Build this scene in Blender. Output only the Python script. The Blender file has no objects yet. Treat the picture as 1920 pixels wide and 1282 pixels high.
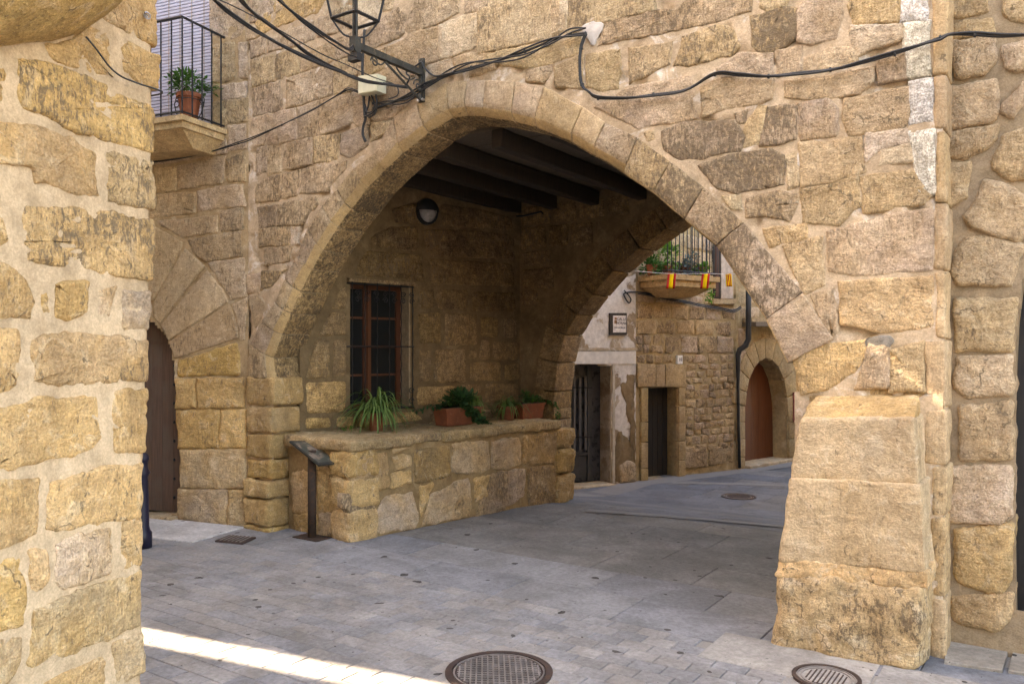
import bpy, bmesh, math, random
from mathutils import Vector, Matrix, noise
random.seed(7)
rnd = random.random
S = bpy.context.scene
COL = S.collection

# ------------------------------------------------------------------ camera
TH = math.radians(34.2)
SN, CS = math.sin(TH), math.cos(TH)
EYE, FOC, CX, HY = 1.85, 1530.0, 960.0, 655.0      # eye height, focal length, centre and horizon in photo pixels
FW = Vector((-SN, CS, 0)); RT = Vector((CS, SN, 0))
cam = bpy.data.cameras.new('camera'); cam.sensor_width = 36; cam.lens = FOC / 1920 * 36
cam.shift_y = (HY - 641) / 1920; cam.clip_end = 500
co = bpy.data.objects.new('camera', cam); COL.objects.link(co); co.location = (0, 0, EYE)
co.rotation_euler = (math.radians(90), 0, TH)
S.camera = co

# ------------------------------------------------------------------ sky, sun, exposure
SUN_EL = math.radians(42); SUN_H = Vector((.983, .182, 0)).normalized()
W = bpy.data.worlds.new('World'); S.world = W; W.use_nodes = True
wn = W.node_tree.nodes; wl = W.node_tree.links
sky = wn.new('ShaderNodeTexSky'); sky.sky_type = 'NISHITA'; sky.sun_disc = False
sky.sun_elevation = SUN_EL; sky.sun_rotation = math.atan2(-SUN_H.x, -SUN_H.y)
sky.air_density = 1.0; sky.dust_density = 2.5; sky.ozone_density = .6
wl.new(sky.outputs[0], wn['Background'].inputs[0]); wn['Background'].inputs[1].default_value = .15
sun = bpy.data.lights.new('sun', 'SUN'); sun.energy = 4.5; sun.angle = math.radians(.6); sun.color = (1, .93, .82)
so = bpy.data.objects.new('sun', sun); COL.objects.link(so)
so.rotation_euler = Vector((SUN_H.x * math.cos(SUN_EL), SUN_H.y * math.cos(SUN_EL), -math.sin(SUN_EL))).to_track_quat('-Z', 'Y').to_euler()
vs = S.view_settings
vs.view_transform = 'Standard'; vs.look = 'None'; vs.gamma = 1; vs.use_curve_mapping = False
vs.exposure = 3.52
vs.use_white_balance = True; vs.white_balance_temperature = 9500; vs.white_balance_tint = 14
S.cycles.max_bounces = 6; S.cycles.diffuse_bounces = 4; S.cycles.use_adaptive_sampling = True; S.cycles.adaptive_threshold = .03
S.cycles.use_denoising = True

# ------------------------------------------------------------------ geometry helpers
def ray(px, py):
    return RT * ((px - CX) / FOC) + FW + Vector((0, 0, (HY - py) / FOC))
def cam_pt(px, py, d):
    return Vector((0, 0, EYE)) + ray(px, py) * d
def rd(r, d):                                    # camera right / forward metres -> world xy
    return RT * r + FW * d
class Plane:
    """a vertical plane: point p, direction d (right as seen from the camera), normal towards the camera"""
    def __init__(s, p, d):
        s.p = Vector((p[0], p[1], 0)); s.d = Vector((d[0], d[1], 0)).normalized()
        s.n = Vector((s.d.y, -s.d.x, 0))
        if s.n.dot(-s.p) < 0: s.n = -s.n
    def at(s, px, py):
        r = ray(px, py); o = Vector((0, 0, EYE))
        t = (s.p - o).dot(s.n) / r.dot(s.n)
        q = o + r * t
        return ((q - s.p).dot(s.d), q.z)
    def w(s, a, z, h=0.0):
        q = s.p + s.d * a + s.n * h
        return Vector((q.x, q.y, z))
    def pix(s, px, py, h=0.0):
        a, z = s.at(px, py); return s.w(a, z, h)
def ground_z(v):
    t = min(max((v - 8.0) / 4.0, 0), 1)
    return -.46 * t * t * (3 - 2 * t)
def gpt(px, py):
    r = ray(px, py); z = 0.0
    for _ in range(14):
        t = (EYE - z) / -r.z; q = Vector((0, 0, EYE)) + r * t; z = .5 * z + .5 * ground_z(q.y)
    q.z = ground_z(q.y); return q
def crop(ox, oy, s):
    def f(pts):
        out = []
        for (x, y) in pts:
            X, Y = ox + x / s, oy + y / s
            out.append((X, -70 if Y < 3 else Y))
        return out
    return f
WL = {}
def finish(o, parent, loc, label=None, cat=None, group=None, kind=None, color=None):
    WL[o.name] = loc.copy()
    if parent is not None:
        o.parent = parent; o.location = loc - WL[parent.name]
    else:
        o.location = loc
    if label: o['label'] = label
    if cat: o['category'] = cat
    if group: o['group'] = group
    if kind: o['kind'] = kind
    if color: o.color = color
    COL.objects.link(o)
    return o
def thing(name, loc, label, cat, group=None, kind=None):
    o = bpy.data.objects.new(name, None); o.empty_display_size = .1
    return finish(o, None, Vector(loc), label, cat, group, kind)
def mesh(name, vs_, fs, mat, parent=None, smooth=False, origin=None, mats=None, fmat=None, **kw):
    """one mesh object from world-space vertices"""
    vs_ = [Vector(v) for v in vs_]
    if origin is None:
        lo = [min(v[i] for v in vs_) for i in range(3)]; hi = [max(v[i] for v in vs_) for i in range(3)]
        origin = Vector([(lo[i] + hi[i]) / 2 for i in range(3)])
    me = bpy.data.meshes.new(name)
    me.from_pydata([v - origin for v in vs_], [], fs)
    for m in (mats or [mat]): me.materials.append(m)
    if fmat: me.polygons.foreach_set('material_index', fmat)
    if smooth: me.polygons.foreach_set('use_smooth', [True] * len(me.polygons))
    me.update()
    o = bpy.data.objects.new(name, me)
    return finish(o, parent, Vector(origin), **kw)
def fix_normals(o):
    bm = bmesh.new(); bm.from_mesh(o.data); bmesh.ops.recalc_face_normals(bm, faces=bm.faces); bm.to_mesh(o.data); bm.free()
    return o
class MB:
    """collects simple solids for ONE part"""
    def __init__(s): s.v = []; s.f = []
    def add(s, v, f):
        b = len(s.v); s.v += [Vector(x) for x in v]; s.f += [tuple(i + b for i in q) for q in f]
    def box(s, c, ax, ay, az):                    # centre, three half-vectors
        c, ax, ay, az = Vector(c), Vector(ax), Vector(ay), Vector(az)
        v = [c + ax * i + ay * j + az * k for i in (-1, 1) for j in (-1, 1) for k in (-1, 1)]
        s.add(v, [(0, 1, 3, 2), (4, 6, 7, 5), (0, 4, 5, 1), (2, 3, 7, 6), (0, 2, 6, 4), (1, 5, 7, 3)])
    def hexa(s, q0, q1):                          # two matching quads
        s.add(list(q0) + list(q1), [(0, 1, 2, 3), (7, 6, 5, 4), (0, 4, 5, 1), (1, 5, 6, 2), (2, 6, 7, 3), (3, 7, 4, 0)])
    def tube(s, pts, r, n=6, cap=True):
        pts = [Vector(p) for p in pts]; m = len(pts); ring = []
        up = Vector((0, 0, 1)); x = None
        for i, p in enumerate(pts):
            t = (pts[min(i + 1, m - 1)] - pts[max(i - 1, 0)]).normalized()
            if x is None:
                x = t.cross(up)
                if x.length < .05: x = t.cross(Vector((1, 0, 0)))
            x = (x - t * x.dot(t)).normalized()
            y = t.cross(x); rr = r[i] if isinstance(r, (list, tuple)) else r
            ring.append([p + (x * math.cos(6.28318 * k / n) + y * math.sin(6.28318 * k / n)) * rr for k in range(n)])
        v = [q for R in ring for q in R]; f = []
        for i in range(m - 1):
            for k in range(n):
                f.append((i * n + k, i * n + (k + 1) % n, (i + 1) * n + (k + 1) % n, (i + 1) * n + k))
        if cap: f += [tuple(reversed(range(n))), tuple((m - 1) * n + k for k in range(n))]
        s.add(v, f)
    def lathe(s, c, prof, n=20):                  # profile of (radius, z) about a vertical axis through c
        c = Vector(c); v = []; f = []
        for (r, z) in prof:
            v += [c + Vector((r * math.cos(6.28318 * k / n), r * math.sin(6.28318 * k / n), z)) for k in range(n)]
        for i in range(len(prof) - 1):
            for k in range(n):
                f.append((i * n + k, i * n + (k + 1) % n, (i + 1) * n + (k + 1) % n, (i + 1) * n + k))
        f += [tuple(reversed(range(n))), tuple((len(prof) - 1) * n + k for k in range(n))]
        s.add(v, f)
    def build(s, name, mat, parent=None, smooth=False, **kw):
        return fix_normals(mesh(name, s.v, s.f, mat, parent, smooth, **kw))
def smooth_line(pts, k=6):
    pts = [Vector(p) for p in pts]; out = []
    P = [pts[0]] + pts + [pts[-1]]
    for i in range(1, len(P) - 2):
        for j in range(k):
            t = j / k; a, b, c, d = P[i - 1], P[i], P[i + 1], P[i + 2]
            out.append(.5 * ((2 * b) + (c - a) * t + (2 * a - 5 * b + 4 * c - d) * t * t + (3 * b - a - 3 * c + d) * t ** 3))
    out.append(pts[-1]); return out
def nz(p, s, o=0.0):
    return noise.noise(Vector((p[0] * s + o, p[1] * s - o * .7, p[2] * s + o * 1.3)))
def in_poly(x, y, P):
    c = False; j = len(P) - 1
    for i in range(len(P)):
        if (P[i][1] > y) != (P[j][1] > y) and x < (P[j][0] - P[i][0]) * (y - P[i][1]) / (P[j][1] - P[i][1]) + P[i][0]: c = not c
        j = i
    return c

def stone(plane, poly, parent, mat, color, proud=.014, joint=.007, rough=.006, res=.05, jit=.007, name='stone', px=True, h0=0.0, depth=.07, edge=.012, corner=.022, fissure=False):
    """one irregular, softly domed stone laid into a wall; poly in photo pixels (px) or plane coordinates"""
    P = [Vector(plane.at(*q)) for q in poly] if px else [Vector(q) for q in poly]
    A = sum(P[i].x * P[(i + 1) % len(P)].y - P[(i + 1) % len(P)].x * P[i].y for i in range(len(P)))
    if A < 0: P.reverse()
    # pull in by half a joint
    n = len(P); Q = []
    for i in range(n):
        e0 = (P[i] - P[i - 1]); e1 = (P[(i + 1) % n] - P[i])
        if e0.length < 1e-5 or e1.length < 1e-5: continue
        n0 = Vector((-e0.y, e0.x)).normalized(); n1 = Vector((-e1.y, e1.x)).normalized()
        m = n0 + n1; Q.append(P[i] + m * (joint / max(m.dot(n0), .5)))
    # round the corners, then resample
    for _ in range(2):
        R = []
        for i in range(len(Q)):
            a, b = Q[i], Q[(i + 1) % len(Q)]; L = (b - a).length; c = min(.2, corner / max(L, .01))
            R += [a.lerp(b, c), a.lerp(b, 1 - c)]
        Q = R
    B = []
    for i in range(len(Q)):
        a, b = Q[i], Q[(i + 1) % len(Q)]; k = max(1, int((b - a).length / res))
        B += [a.lerp(b, j / k) for j in range(k)]
    sd = rnd() * 90; N = len(B)
    cen = sum(B, Vector((0, 0))) / N
    for i in range(N):
        t = (B[(i + 1) % N] - B[i - 1]); nn = Vector((-t.y, t.x)).normalized()
        B[i] = B[i] + nn * (nz((B[i].x, B[i].y, sd), 9) * jit * 1.6 + nz((B[i].x, B[i].y, sd), 23) * jit + nz((B[i].x, B[i].y, sd), 60) * jit * .5)
    size = max(min(max(q.x for q in B) - min(q.x for q in B), max(q.y for q in B) - min(q.y for q in B)), .03)
    half = size / 2; ds = [(.007 if corner < .015 else .012), (.022 if corner < .015 else .032)]
    while ds[-1] + res * .9 < half * .92: ds.append(ds[-1] + res * .9)
    rings = [(0, -depth), (0, -edge)] + [(min(d / half, .92), proud * (.5 if k == 0 else .92 if k == 1 else 1.0 + .12 * min(d / half, 1))) for k, d in enumerate(ds) if d < half * .93]
    tilt = (rnd() - .5) * .03, (rnd() - .5) * .03
    V = []; F = []
    def rel(q):
        a = nz((q.x, q.y, sd), 4.5) * 1.3 + nz((q.x, q.y, sd + 3), 13) * .85 + nz((q.x, q.y, sd + 9), 31) * .55
        c = abs(nz((q.x * .8, q.y * 1.6, sd + 5), 5.5))
        return rough * (a - (max(0, .07 - c) * 14 if fissure else 0))
    for k, (t, h) in enumerate(rings):
        for i in range(N):
            q = B[i].lerp(cen, t); hh = h
            if k >= 1: hh += rel(q) * (.45 if k == 1 else 1) + (q - cen).x * tilt[0] + (q - cen).y * tilt[1]
            V.append(plane.w(q.x, q.y, hh + h0))
    for k in range(len(rings) - 1):
        for i in range(N):
            F.append((k * N + i, k * N + (i + 1) % N, (k + 1) * N + (i + 1) % N, (k + 1) * N + i))
    V.append(plane.w(cen.x, cen.y, proud * 1.12 + h0 + rel(cen))); c = len(V) - 1; b = (len(rings) - 1) * N
    for i in range(N): F.append((b + i, b + (i + 1) % N, c))
    if (plane.d.cross(Vector((0, 0, 1)))).dot(plane.n) < 0: F = [tuple(reversed(f)) for f in F]
    return mesh(name, V, F, mat, parent, True, color=color)

def block(C8, mat, parent, name='block', r=.02, amp=.006, res=.07, color=(.4, .3, .2, .2), chamfer=0.0, freq=5, mats=None, **kw):
    """a worn, round-edged squared stone. C8: front quad (BL, BR, TR, TL) then the matching back quad"""
    C = [Vector(c) for c in C8]
    def tri(s, t, w):
        f = (C[0] * (1 - s) + C[1] * s) * (1 - t) + (C[3] * (1 - s) + C[2] * s) * t
        b = (C[4] * (1 - s) + C[5] * s) * (1 - t) + (C[7] * (1 - s) + C[6] * s) * t
        return f * (1 - w) + b * w
    L = [((tri(1, .5, .5) - tri(0, .5, .5)).length), ((tri(.5, 1, .5) - tri(.5, 0, .5)).length), ((tri(.5, .5, 1) - tri(.5, .5, 0)).length)]
    rr = min(r, min(L) * .3)
    G = []
    for l in L:
        k = max(1, int((l - 2 * rr) / res))
        G.append([0, rr * .35] + [rr + (l - 2 * rr) * i / k for i in range(k + 1)] + [l - rr * .35, l])
    nx, ny, nw = [len(g) for g in G]; idx = {}; V = []; F = []; sd = rnd() * 90; tag_ = []
    ax = [(tri(1, .5, .5) - tri(0, .5, .5)).normalized(), (tri(.5, 1, .5) - tri(.5, 0, .5)).normalized(), (tri(.5, .5, 1) - tri(.5, .5, 0)).normalized()]
    def vid(i, j, k):
        key = (i, j, k)
        if key in idx: return idx[key]
        x = [G[0][i], G[1][j], G[2][k]]
        q = [min(max(x[m], rr), L[m] - rr) for m in range(3)]
        dv = Vector([x[m] - q[m] for m in range(3)])
        dn = dv.normalized() if dv.length > 1e-9 else Vector((0, 0, 0))
        x = [q[m] + dn[m] * rr for m in range(3)]
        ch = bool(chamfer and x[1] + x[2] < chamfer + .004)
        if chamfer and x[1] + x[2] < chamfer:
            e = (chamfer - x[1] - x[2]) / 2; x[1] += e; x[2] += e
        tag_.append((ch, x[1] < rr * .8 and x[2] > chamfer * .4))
        p = tri(x[0] / L[0], x[1] / L[1], x[2] / L[2])
        a = nz(p, freq, sd) * amp * 1.3 + nz(p, freq * 3.3, sd) * amp * .7
        p = p + (ax[0] * dn[0] + ax[1] * dn[1] + ax[2] * dn[2]) * a
        idx[key] = len(V); V.append(p); return idx[key]
    def face(fn, n1, n2):
        for a in range(n1 - 1):
            for b in range(n2 - 1):
                F.append((fn(a, b), fn(a + 1, b), fn(a + 1, b + 1), fn(a, b + 1)))
    for k in (0, nw - 1): face(lambda a, b: vid(a, b, k), nx, ny)
    for k in (0, ny - 1): face(lambda a, b: vid(a, k, b), nx, nw)
    for k in (0, nx - 1): face(lambda a, b: vid(k, a, b), ny, nw)
    fm = None
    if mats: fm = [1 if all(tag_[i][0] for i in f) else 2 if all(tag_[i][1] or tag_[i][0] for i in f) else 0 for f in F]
    return fix_normals(mesh(name, V, F, mat, parent, True, color=color, mats=mats, fmat=fm, **kw))

def sheet(plane, a0, a1, z0, z1, res, mat, parent, name='mortar', hole=None, amp=.006, low=.02, h0=0.0, color=None, holes=None):
    """the uneven pointing between the stones of a wall"""
    na, nzz = max(2, int((a1 - a0) / res)), max(2, int((z1 - z0) / res))
    idx = {}; V = []; F = []
    def vid(i, j):
        if (i, j) in idx: return idx[(i, j)]
        a, z = a0 + (a1 - a0) * i / na, z0 + (z1 - z0) * j / nzz
        p = (a, z, 3.3)
        h = nz(p, 7) * amp + nz(p, 19) * amp * .8 + nz(p, 41) * amp * .4
        l = nz(p, 2.6, 31) + nz(p, 9, 11) * .5
        if l > .24: h -= min((l - .24) * 5, 1) * low
        idx[(i, j)] = len(V); V.append(plane.w(a, z, h + h0)); return idx[(i, j)]
    for i in range(na):
        for j in range(nzz):
            a, z = a0 + (a1 - a0) * (i + .5) / na, z0 + (z1 - z0) * (j + .5) / nzz
            if hole and in_poly(a, z, hole): continue
            if holes and any(in_poly(a, z, H) for H in holes): continue
            F.append((vid(i, j), vid(i + 1, j), vid(i + 1, j + 1), vid(i, j + 1)))
    if (plane.d.cross(Vector((0, 0, 1)))).dot(plane.n) < 0: F = [tuple(reversed(f)) for f in F]
    return mesh(name, V, F, mat, parent, True, color=color)
def slab_poly(poly, plane, h0, h1, name, mat, parent, **kw):
    """a flat outline in plane coordinates given thickness (h0 behind .. h1 in front)"""
    n = len(poly)
    V = [plane.w(a, z, h1) for a, z in poly] + [plane.w(a, z, h0) for a, z in poly]
    F = [tuple(range(n)), tuple(reversed(range(n, 2 * n)))] + [(i, n + i, n + (i + 1) % n, (i + 1) % n) for i in range(n)]
    return fix_normals(mesh(name, V, F, mat, parent, **kw))
# ------------------------------------------------------------------ materials
def nodes(name):
    m = bpy.data.materials.new(name); m.use_nodes = True
    t = m.node_tree; return m, t, t.nodes, t.links, t.nodes['Principled BSDF']
def N(t, typ, **kw):
    n = t.nodes.new(typ)
    for k, v in kw.items():
        if k in n.inputs: n.inputs[k].default_value = v
        else: setattr(n, k, v)
    return n
def mixc(t, fac, a, b, blend='MIX'):
    n = t.nodes.new('ShaderNodeMix'); n.data_type = 'RGBA'; n.blend_type = blend
    for sock, val in ((0, fac), (6, a), (7, b)):
        if hasattr(val, 'is_output'): t.links.new(val, n.inputs[sock])
        elif sock == 0: n.inputs[0].default_value = val
        else: n.inputs[sock].default_value = (*val[:3], 1)
    return n.outputs[2]
def math_(t, op, a, b=None, clamp=False):
    n = t.nodes.new('ShaderNodeMath'); n.operation = op; n.use_clamp = clamp
    for i, v in enumerate((a, b)):
        if v is None: continue
        if hasattr(v, 'is_output'): t.links.new(v, n.inputs[i])
        else: n.inputs[i].default_value = v
    return n.outputs[0]
def ramp(t, fac, a, b, lo=0.0, hi=1.0):
    n = t.nodes.new('ShaderNodeMapRange'); n.interpolation_type = 'SMOOTHSTEP'
    t.links.new(fac, n.inputs[0])
    for i, v in enumerate((a, b, lo, hi)):
        if hasattr(v, 'is_output'): t.links.new(v, n.inputs[i + 1])
        else: n.inputs[i + 1].default_value = v
    return n.outputs[0]
def noise_(t, vec, scale, detail=4, rough=.6, dist=0.0):
    n = t.nodes.new('ShaderNodeTexNoise'); n.inputs['Scale'].default_value = scale; n.inputs['Detail'].default_value = detail
    n.inputs['Roughness'].default_value = rough; n.inputs['Distortion'].default_value = dist
    t.links.new(vec, n.inputs['Vector']); return n.outputs[0]
def coords(t, per_object=True):
    g = t.nodes.new('ShaderNodeNewGeometry'); v = g.outputs['Position']
    if per_object:
        oi = t.nodes.new('ShaderNodeObjectInfo')
        c = t.nodes.new('ShaderNodeVectorMath'); c.operation = 'SCALE'; c.inputs[0].default_value = (37, 91, 53)
        t.links.new(oi.outputs['Random'], c.inputs['Scale'])
        a = t.nodes.new('ShaderNodeVectorMath'); a.operation = 'ADD'
        t.links.new(v, a.inputs[0]); t.links.new(c.outputs[0], a.inputs[1]); v = a.outputs[0]
        return v, oi
    return v, None
def bump(t, h, strength, dist, prev=None):
    b = t.nodes.new('ShaderNodeBump'); b.inputs['Strength'].default_value = strength; b.inputs['Distance'].default_value = dist
    t.links.new(h, b.inputs['Height'])
    if prev is not None: t.links.new(prev, b.inputs['Normal'])
    return b.outputs[0]
def stone_mat(name, dark=(.15, .11, .075), pale=(.64, .53, .4), ochre=(.48, .335, .19), rough_bump=1.0, ochre_amt=.35, pale_amt=.25, cv=1.0, fixed=None):
    """weathered sandstone; object colour = stone tint, its alpha = how much dark lichen it carries"""
    m, t, n, l, p = nodes(name)
    v, oi = coords(t)
    tint, lich = oi.outputs['Color'], oi.outputs['Alpha']
    if fixed:
        q = t.nodes.new('ShaderNodeRGB'); q.outputs[0].default_value = (*fixed[:3], 1); tint = q.outputs[0]; lich = fixed[3]
    n1 = noise_(t, v, 3.2, 4, .62, .4); n2 = noise_(t, v, 14, 4, .72); n3 = noise_(t, v, 80, 3, .75); n4 = noise_(t, v, 1.7, 3, .5, .6); n6 = noise_(t, v, 7.5, 4, .7, .9)
    st = t.nodes.new('ShaderNodeMapping'); st.inputs['Scale'].default_value = (1, 1, 5.5); l.new(v, st.inputs[0])
    n5 = noise_(t, st.outputs[0], 8, 4, .7, .8)
    sv = t.nodes.new('ShaderNodeMapping'); sv.inputs['Scale'].default_value = (1, 1, .42); sv.inputs['Rotation'].default_value = (0, .35, 0); l.new(v, sv.inputs[0])
    col = mixc(t, ramp(t, n1, .3, .72), tint, mixc(t, .55, tint, ochre))
    col = mixc(t, math_(t, 'MULTIPLY', ramp(t, n4, .42, .7), ochre_amt), col, ochre)
    col = mixc(t, math_(t, 'MULTIPLY', ramp(t, n6, .52, .66), pale_amt * 1.4), col, pale)
    col = mixc(t, math_(t, 'MULTIPLY', ramp(t, n6, .46, .34), .35), col, mixc(t, .5, col, (.2, .16, .125)))
    col = mixc(t, .8 * cv, col, mixc(t, ramp(t, n5, .3, .7), (.74, .71, .67), (1.22, 1.22, 1.2)), 'MULTIPLY')
    col = mixc(t, cv, col, mixc(t, ramp(t, n2, .3, .7), (.7, .68, .65), (1.26, 1.25, 1.22)), 'MULTIPLY')
    col = mixc(t, cv, col, mixc(t, ramp(t, n3, .34, .68), (.58, .55, .5), (1.36, 1.35, 1.32)), 'MULTIPLY')
    rn = math_(t, 'FRACT', math_(t, 'MULTIPLY', oi.outputs['Random'], 17.31)); rm = math_(t, 'FRACT', math_(t, 'MULTIPLY', oi.outputs['Random'], 41.7))
    tm = t.nodes.new('ShaderNodeMapping'); tm.inputs['Scale'].default_value = (1, 1, .12); tm.inputs['Rotation'].default_value = (.25, .3, 0); l.new(v, tm.inputs[0])
    tool = noise_(t, tm.outputs[0], 95, 2, .6); toolm = math_(t, 'MULTIPLY', ramp(t, rn, .35, .75), cv)
    col = mixc(t, math_(t, 'MULTIPLY', toolm, .55), col, mixc(t, 1, col, mixc(t, ramp(t, tool, .35, .65), (.66, .64, .61), (1.25, 1.25, 1.23)), 'MULTIPLY'))
    ck = t.nodes.new('ShaderNodeTexVoronoi'); ck.feature = 'DISTANCE_TO_EDGE'; ck.inputs['Scale'].default_value = 3.1; ck.inputs['Randomness'].default_value = 1
    wv = t.nodes.new('ShaderNodeVectorMath'); wv.operation = 'ADD'; nc = t.nodes.new('ShaderNodeTexNoise'); nc.inputs['Scale'].default_value = 7; nc.inputs['Detail'].default_value = 4; l.new(v, nc.inputs['Vector'])
    sc = t.nodes.new('ShaderNodeVectorMath'); sc.operation = 'SCALE'; sc.inputs['Scale'].default_value = .22; l.new(nc.outputs['Color'], sc.inputs[0]); l.new(v, wv.inputs[0]); l.new(sc.outputs[0], wv.inputs[1]); l.new(wv.outputs[0], ck.inputs['Vector'])
    crack = math_(t, 'MULTIPLY', ramp(t, ck.outputs['Distance'], .016, .004), math_(t, 'MULTIPLY', ramp(t, n6, .5, .56), ramp(t, rm, .45, .55)))
    col = mixc(t, math_(t, 'MULTIPLY', crack, .7), col, (.1, .075, .05))
    gw = t.nodes.new('ShaderNodeNewGeometry'); gm = t.nodes.new('ShaderNodeMapping'); gm.inputs['Scale'].default_value = (1, 1, .45); l.new(gw.outputs['Position'], gm.inputs[0])
    col = mixc(t, .75, col, mixc(t, ramp(t, noise_(t, gm.outputs[0], 1.15, 4, .65, .5), .36, .66), (.7, .68, .66), (1.18, 1.18, 1.17)), 'MULTIPLY')
    # small pits
    vp = t.nodes.new('ShaderNodeTexVoronoi'); vp.inputs['Scale'].default_value = 21; l.new(v, vp.inputs['Vector'])
    pit = math_(t, 'MULTIPLY', ramp(t, vp.outputs['Distance'], .2, .1), ramp(t, n2, .52, .6))
    col = mixc(t, math_(t, 'MULTIPLY', pit, .55), col, dark)
    # lichen / soot
    th = math_(t, 'SUBTRACT', .745, math_(t, 'MULTIPLY', lich, .18))
    ms = math_(t, 'ADD', math_(t, 'MULTIPLY', n1, .38), math_(t, 'ADD', math_(t, 'MULTIPLY', noise_(t, sv.outputs[0], 46, 3, .75, .5), .6), math_(t, 'MULTIPLY', n3, .32)))
    mk = ramp(t, ms, th, math_(t, 'ADD', th, .11))
    col = mixc(t, math_(t, 'MULTIPLY', mk, .85), col, dark)
    l.new(col, p.inputs['Base Color'])
    p.inputs['Roughness'].default_value = .93; p.inputs['Specular IOR Level'].default_value = .2
    b = bump(t, n6, .7 * rough_bump, .04); b = bump(t, n5, .3 * rough_bump, .03, b); b = bump(t, n2, .8 * rough_bump, .025, b); b = bump(t, n3, .8 * rough_bump, .008, b)
    b = bump(t, pit, -.6 * rough_bump, .012, b); b = bump(t, math_(t, 'MULTIPLY', tool, toolm), .8 * rough_bump, .012, b)
    l.new(b, p.inputs['Normal'])
    return m
def mortar_mat(name, c1, c2, c3, scale=1.0, b_=1.0):
    m, t, n, l, p = nodes(name)
    v, _ = coords(t, False)
    n1 = noise_(t, v, 2.1 * scale, 5, .6, .5); n2 = noise_(t, v, 11, 6, .7); n3 = noise_(t, v, 90, 4, .75)
    col = mixc(t, ramp(t, n1, .38, .66), c1, c2)
    col = mixc(t, math_(t, 'MULTIPLY', ramp(t, noise_(t, v, 4.3 * scale, 5, .65, .8), .54, .68), .85), col, c3)
    col = mixc(t, 1, col, mixc(t, ramp(t, n2, .25, .75), (.76, .75, .73), (1.18, 1.18, 1.18)), 'MULTIPLY')
    col = mixc(t, .5, col, mixc(t, ramp(t, n3, .35, .7), (.7, .68, .66), (1.25, 1.25, 1.25)), 'MULTIPLY')
    gm = t.nodes.new('ShaderNodeMapping'); gm.inputs['Scale'].default_value = (1, 1, .45); l.new(v, gm.inputs[0])
    col = mixc(t, .6, col, mixc(t, ramp(t, noise_(t, gm.outputs[0], 1.15, 4, .65, .5), .36, .66), (.72, .7, .67), (1.15, 1.15, 1.14)), 'MULTIPLY')
    l.new(col, p.inputs['Base Color']); p.inputs['Roughness'].default_value = .95; p.inputs['Specular IOR Level'].default_value = .15
    b = bump(t, n2, .6 * b_, .02); b = bump(t, n3, .5 * b_, .005, b); l.new(b, p.inputs['Normal'])
    return m
def paint_mat(name, col, rough=.5, metal=0.0, var=.25, bscale=60, bstr=.2, dirt=None, spec=.4):
    m, t, n, l, p = nodes(name)
    v, _ = coords(t)
    n1 = noise_(t, v, 9, 5, .65); n2 = noise_(t, v, bscale, 4, .7)
    c = mixc(t, 1, col, mixc(t, ramp(t, n1, .25, .75), (1 - var,) * 3, (1 + var,) * 3), 'MULTIPLY')
    if dirt: c = mixc(t, ramp(t, noise_(t, v, 16, 6, .75, .5), .52, .68), c, dirt)
    l.new(c, p.inputs['Base Color']); p.inputs['Metallic'].default_value = metal; p.inputs['Specular IOR Level'].default_value = spec
    l.new(ramp(t, n1, .2, .8, max(rough - .12, .05), min(rough + .15, 1)), p.inputs['Roughness'])
    l.new(bump(t, n2, bstr, .004), p.inputs['Normal']); return m
def wood_mat(name, c1, c2, rough=.7, worn=None):
    m, t, n, l, p = nodes(name)
    v, oi = coords(t)
    mp = t.nodes.new('ShaderNodeMapping'); mp.inputs['Scale'].default_value = (14, 14, .9); l.new(v, mp.inputs[0])
    n1 = noise_(t, mp.outputs[0], 2.2, 7, .7, 1.2); n2 = noise_(t, v, 3, 4, .6)
    c = mixc(t, ramp(t, n1, .3, .7), c1, c2)
    if worn: c = mixc(t, math_(t, 'MULTIPLY', ramp(t, n2, .45, .65), .7), c, worn)
    l.new(c, p.inputs['Base Color']); p.inputs['Roughness'].default_value = rough
    l.new(bump(t, n1, .5, .006), p.inputs['Normal']); return m
def leaf_mat(name, c1, c2, edge=None):
    m, t, n, l, p = nodes(name)
    v, _ = coords(t, False)
    c = mixc(t, ramp(t, noise_(t, v, 22, 3, .6), .3, .7), c1, c2)
    l.new(c, p.inputs['Base Color']); p.inputs['Roughness'].default_value = .5
    p.inputs['Specular IOR Level'].default_value = .35
    tr = t.nodes.new('ShaderNodeBsdfTranslucent'); l.new(c, tr.inputs[0])
    mx = t.nodes.new('ShaderNodeMixShader'); mx.inputs[0].default_value = .3
    l.new(p.outputs[0], mx.inputs[1]); l.new(tr.outputs[0], mx.inputs[2]); l.new(mx.outputs[0], n['Material Output'].inputs[0])
    return m
def plain_glass(name, col=(.015, .017, .018), rough=.08):
    m, t, n, l, p = nodes(name); p.inputs['Base Color'].default_value = (*col, 1); p.inputs['Roughness'].default_value = rough
    p.inputs['Specular IOR Level'].default_value = .5; return m

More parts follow.
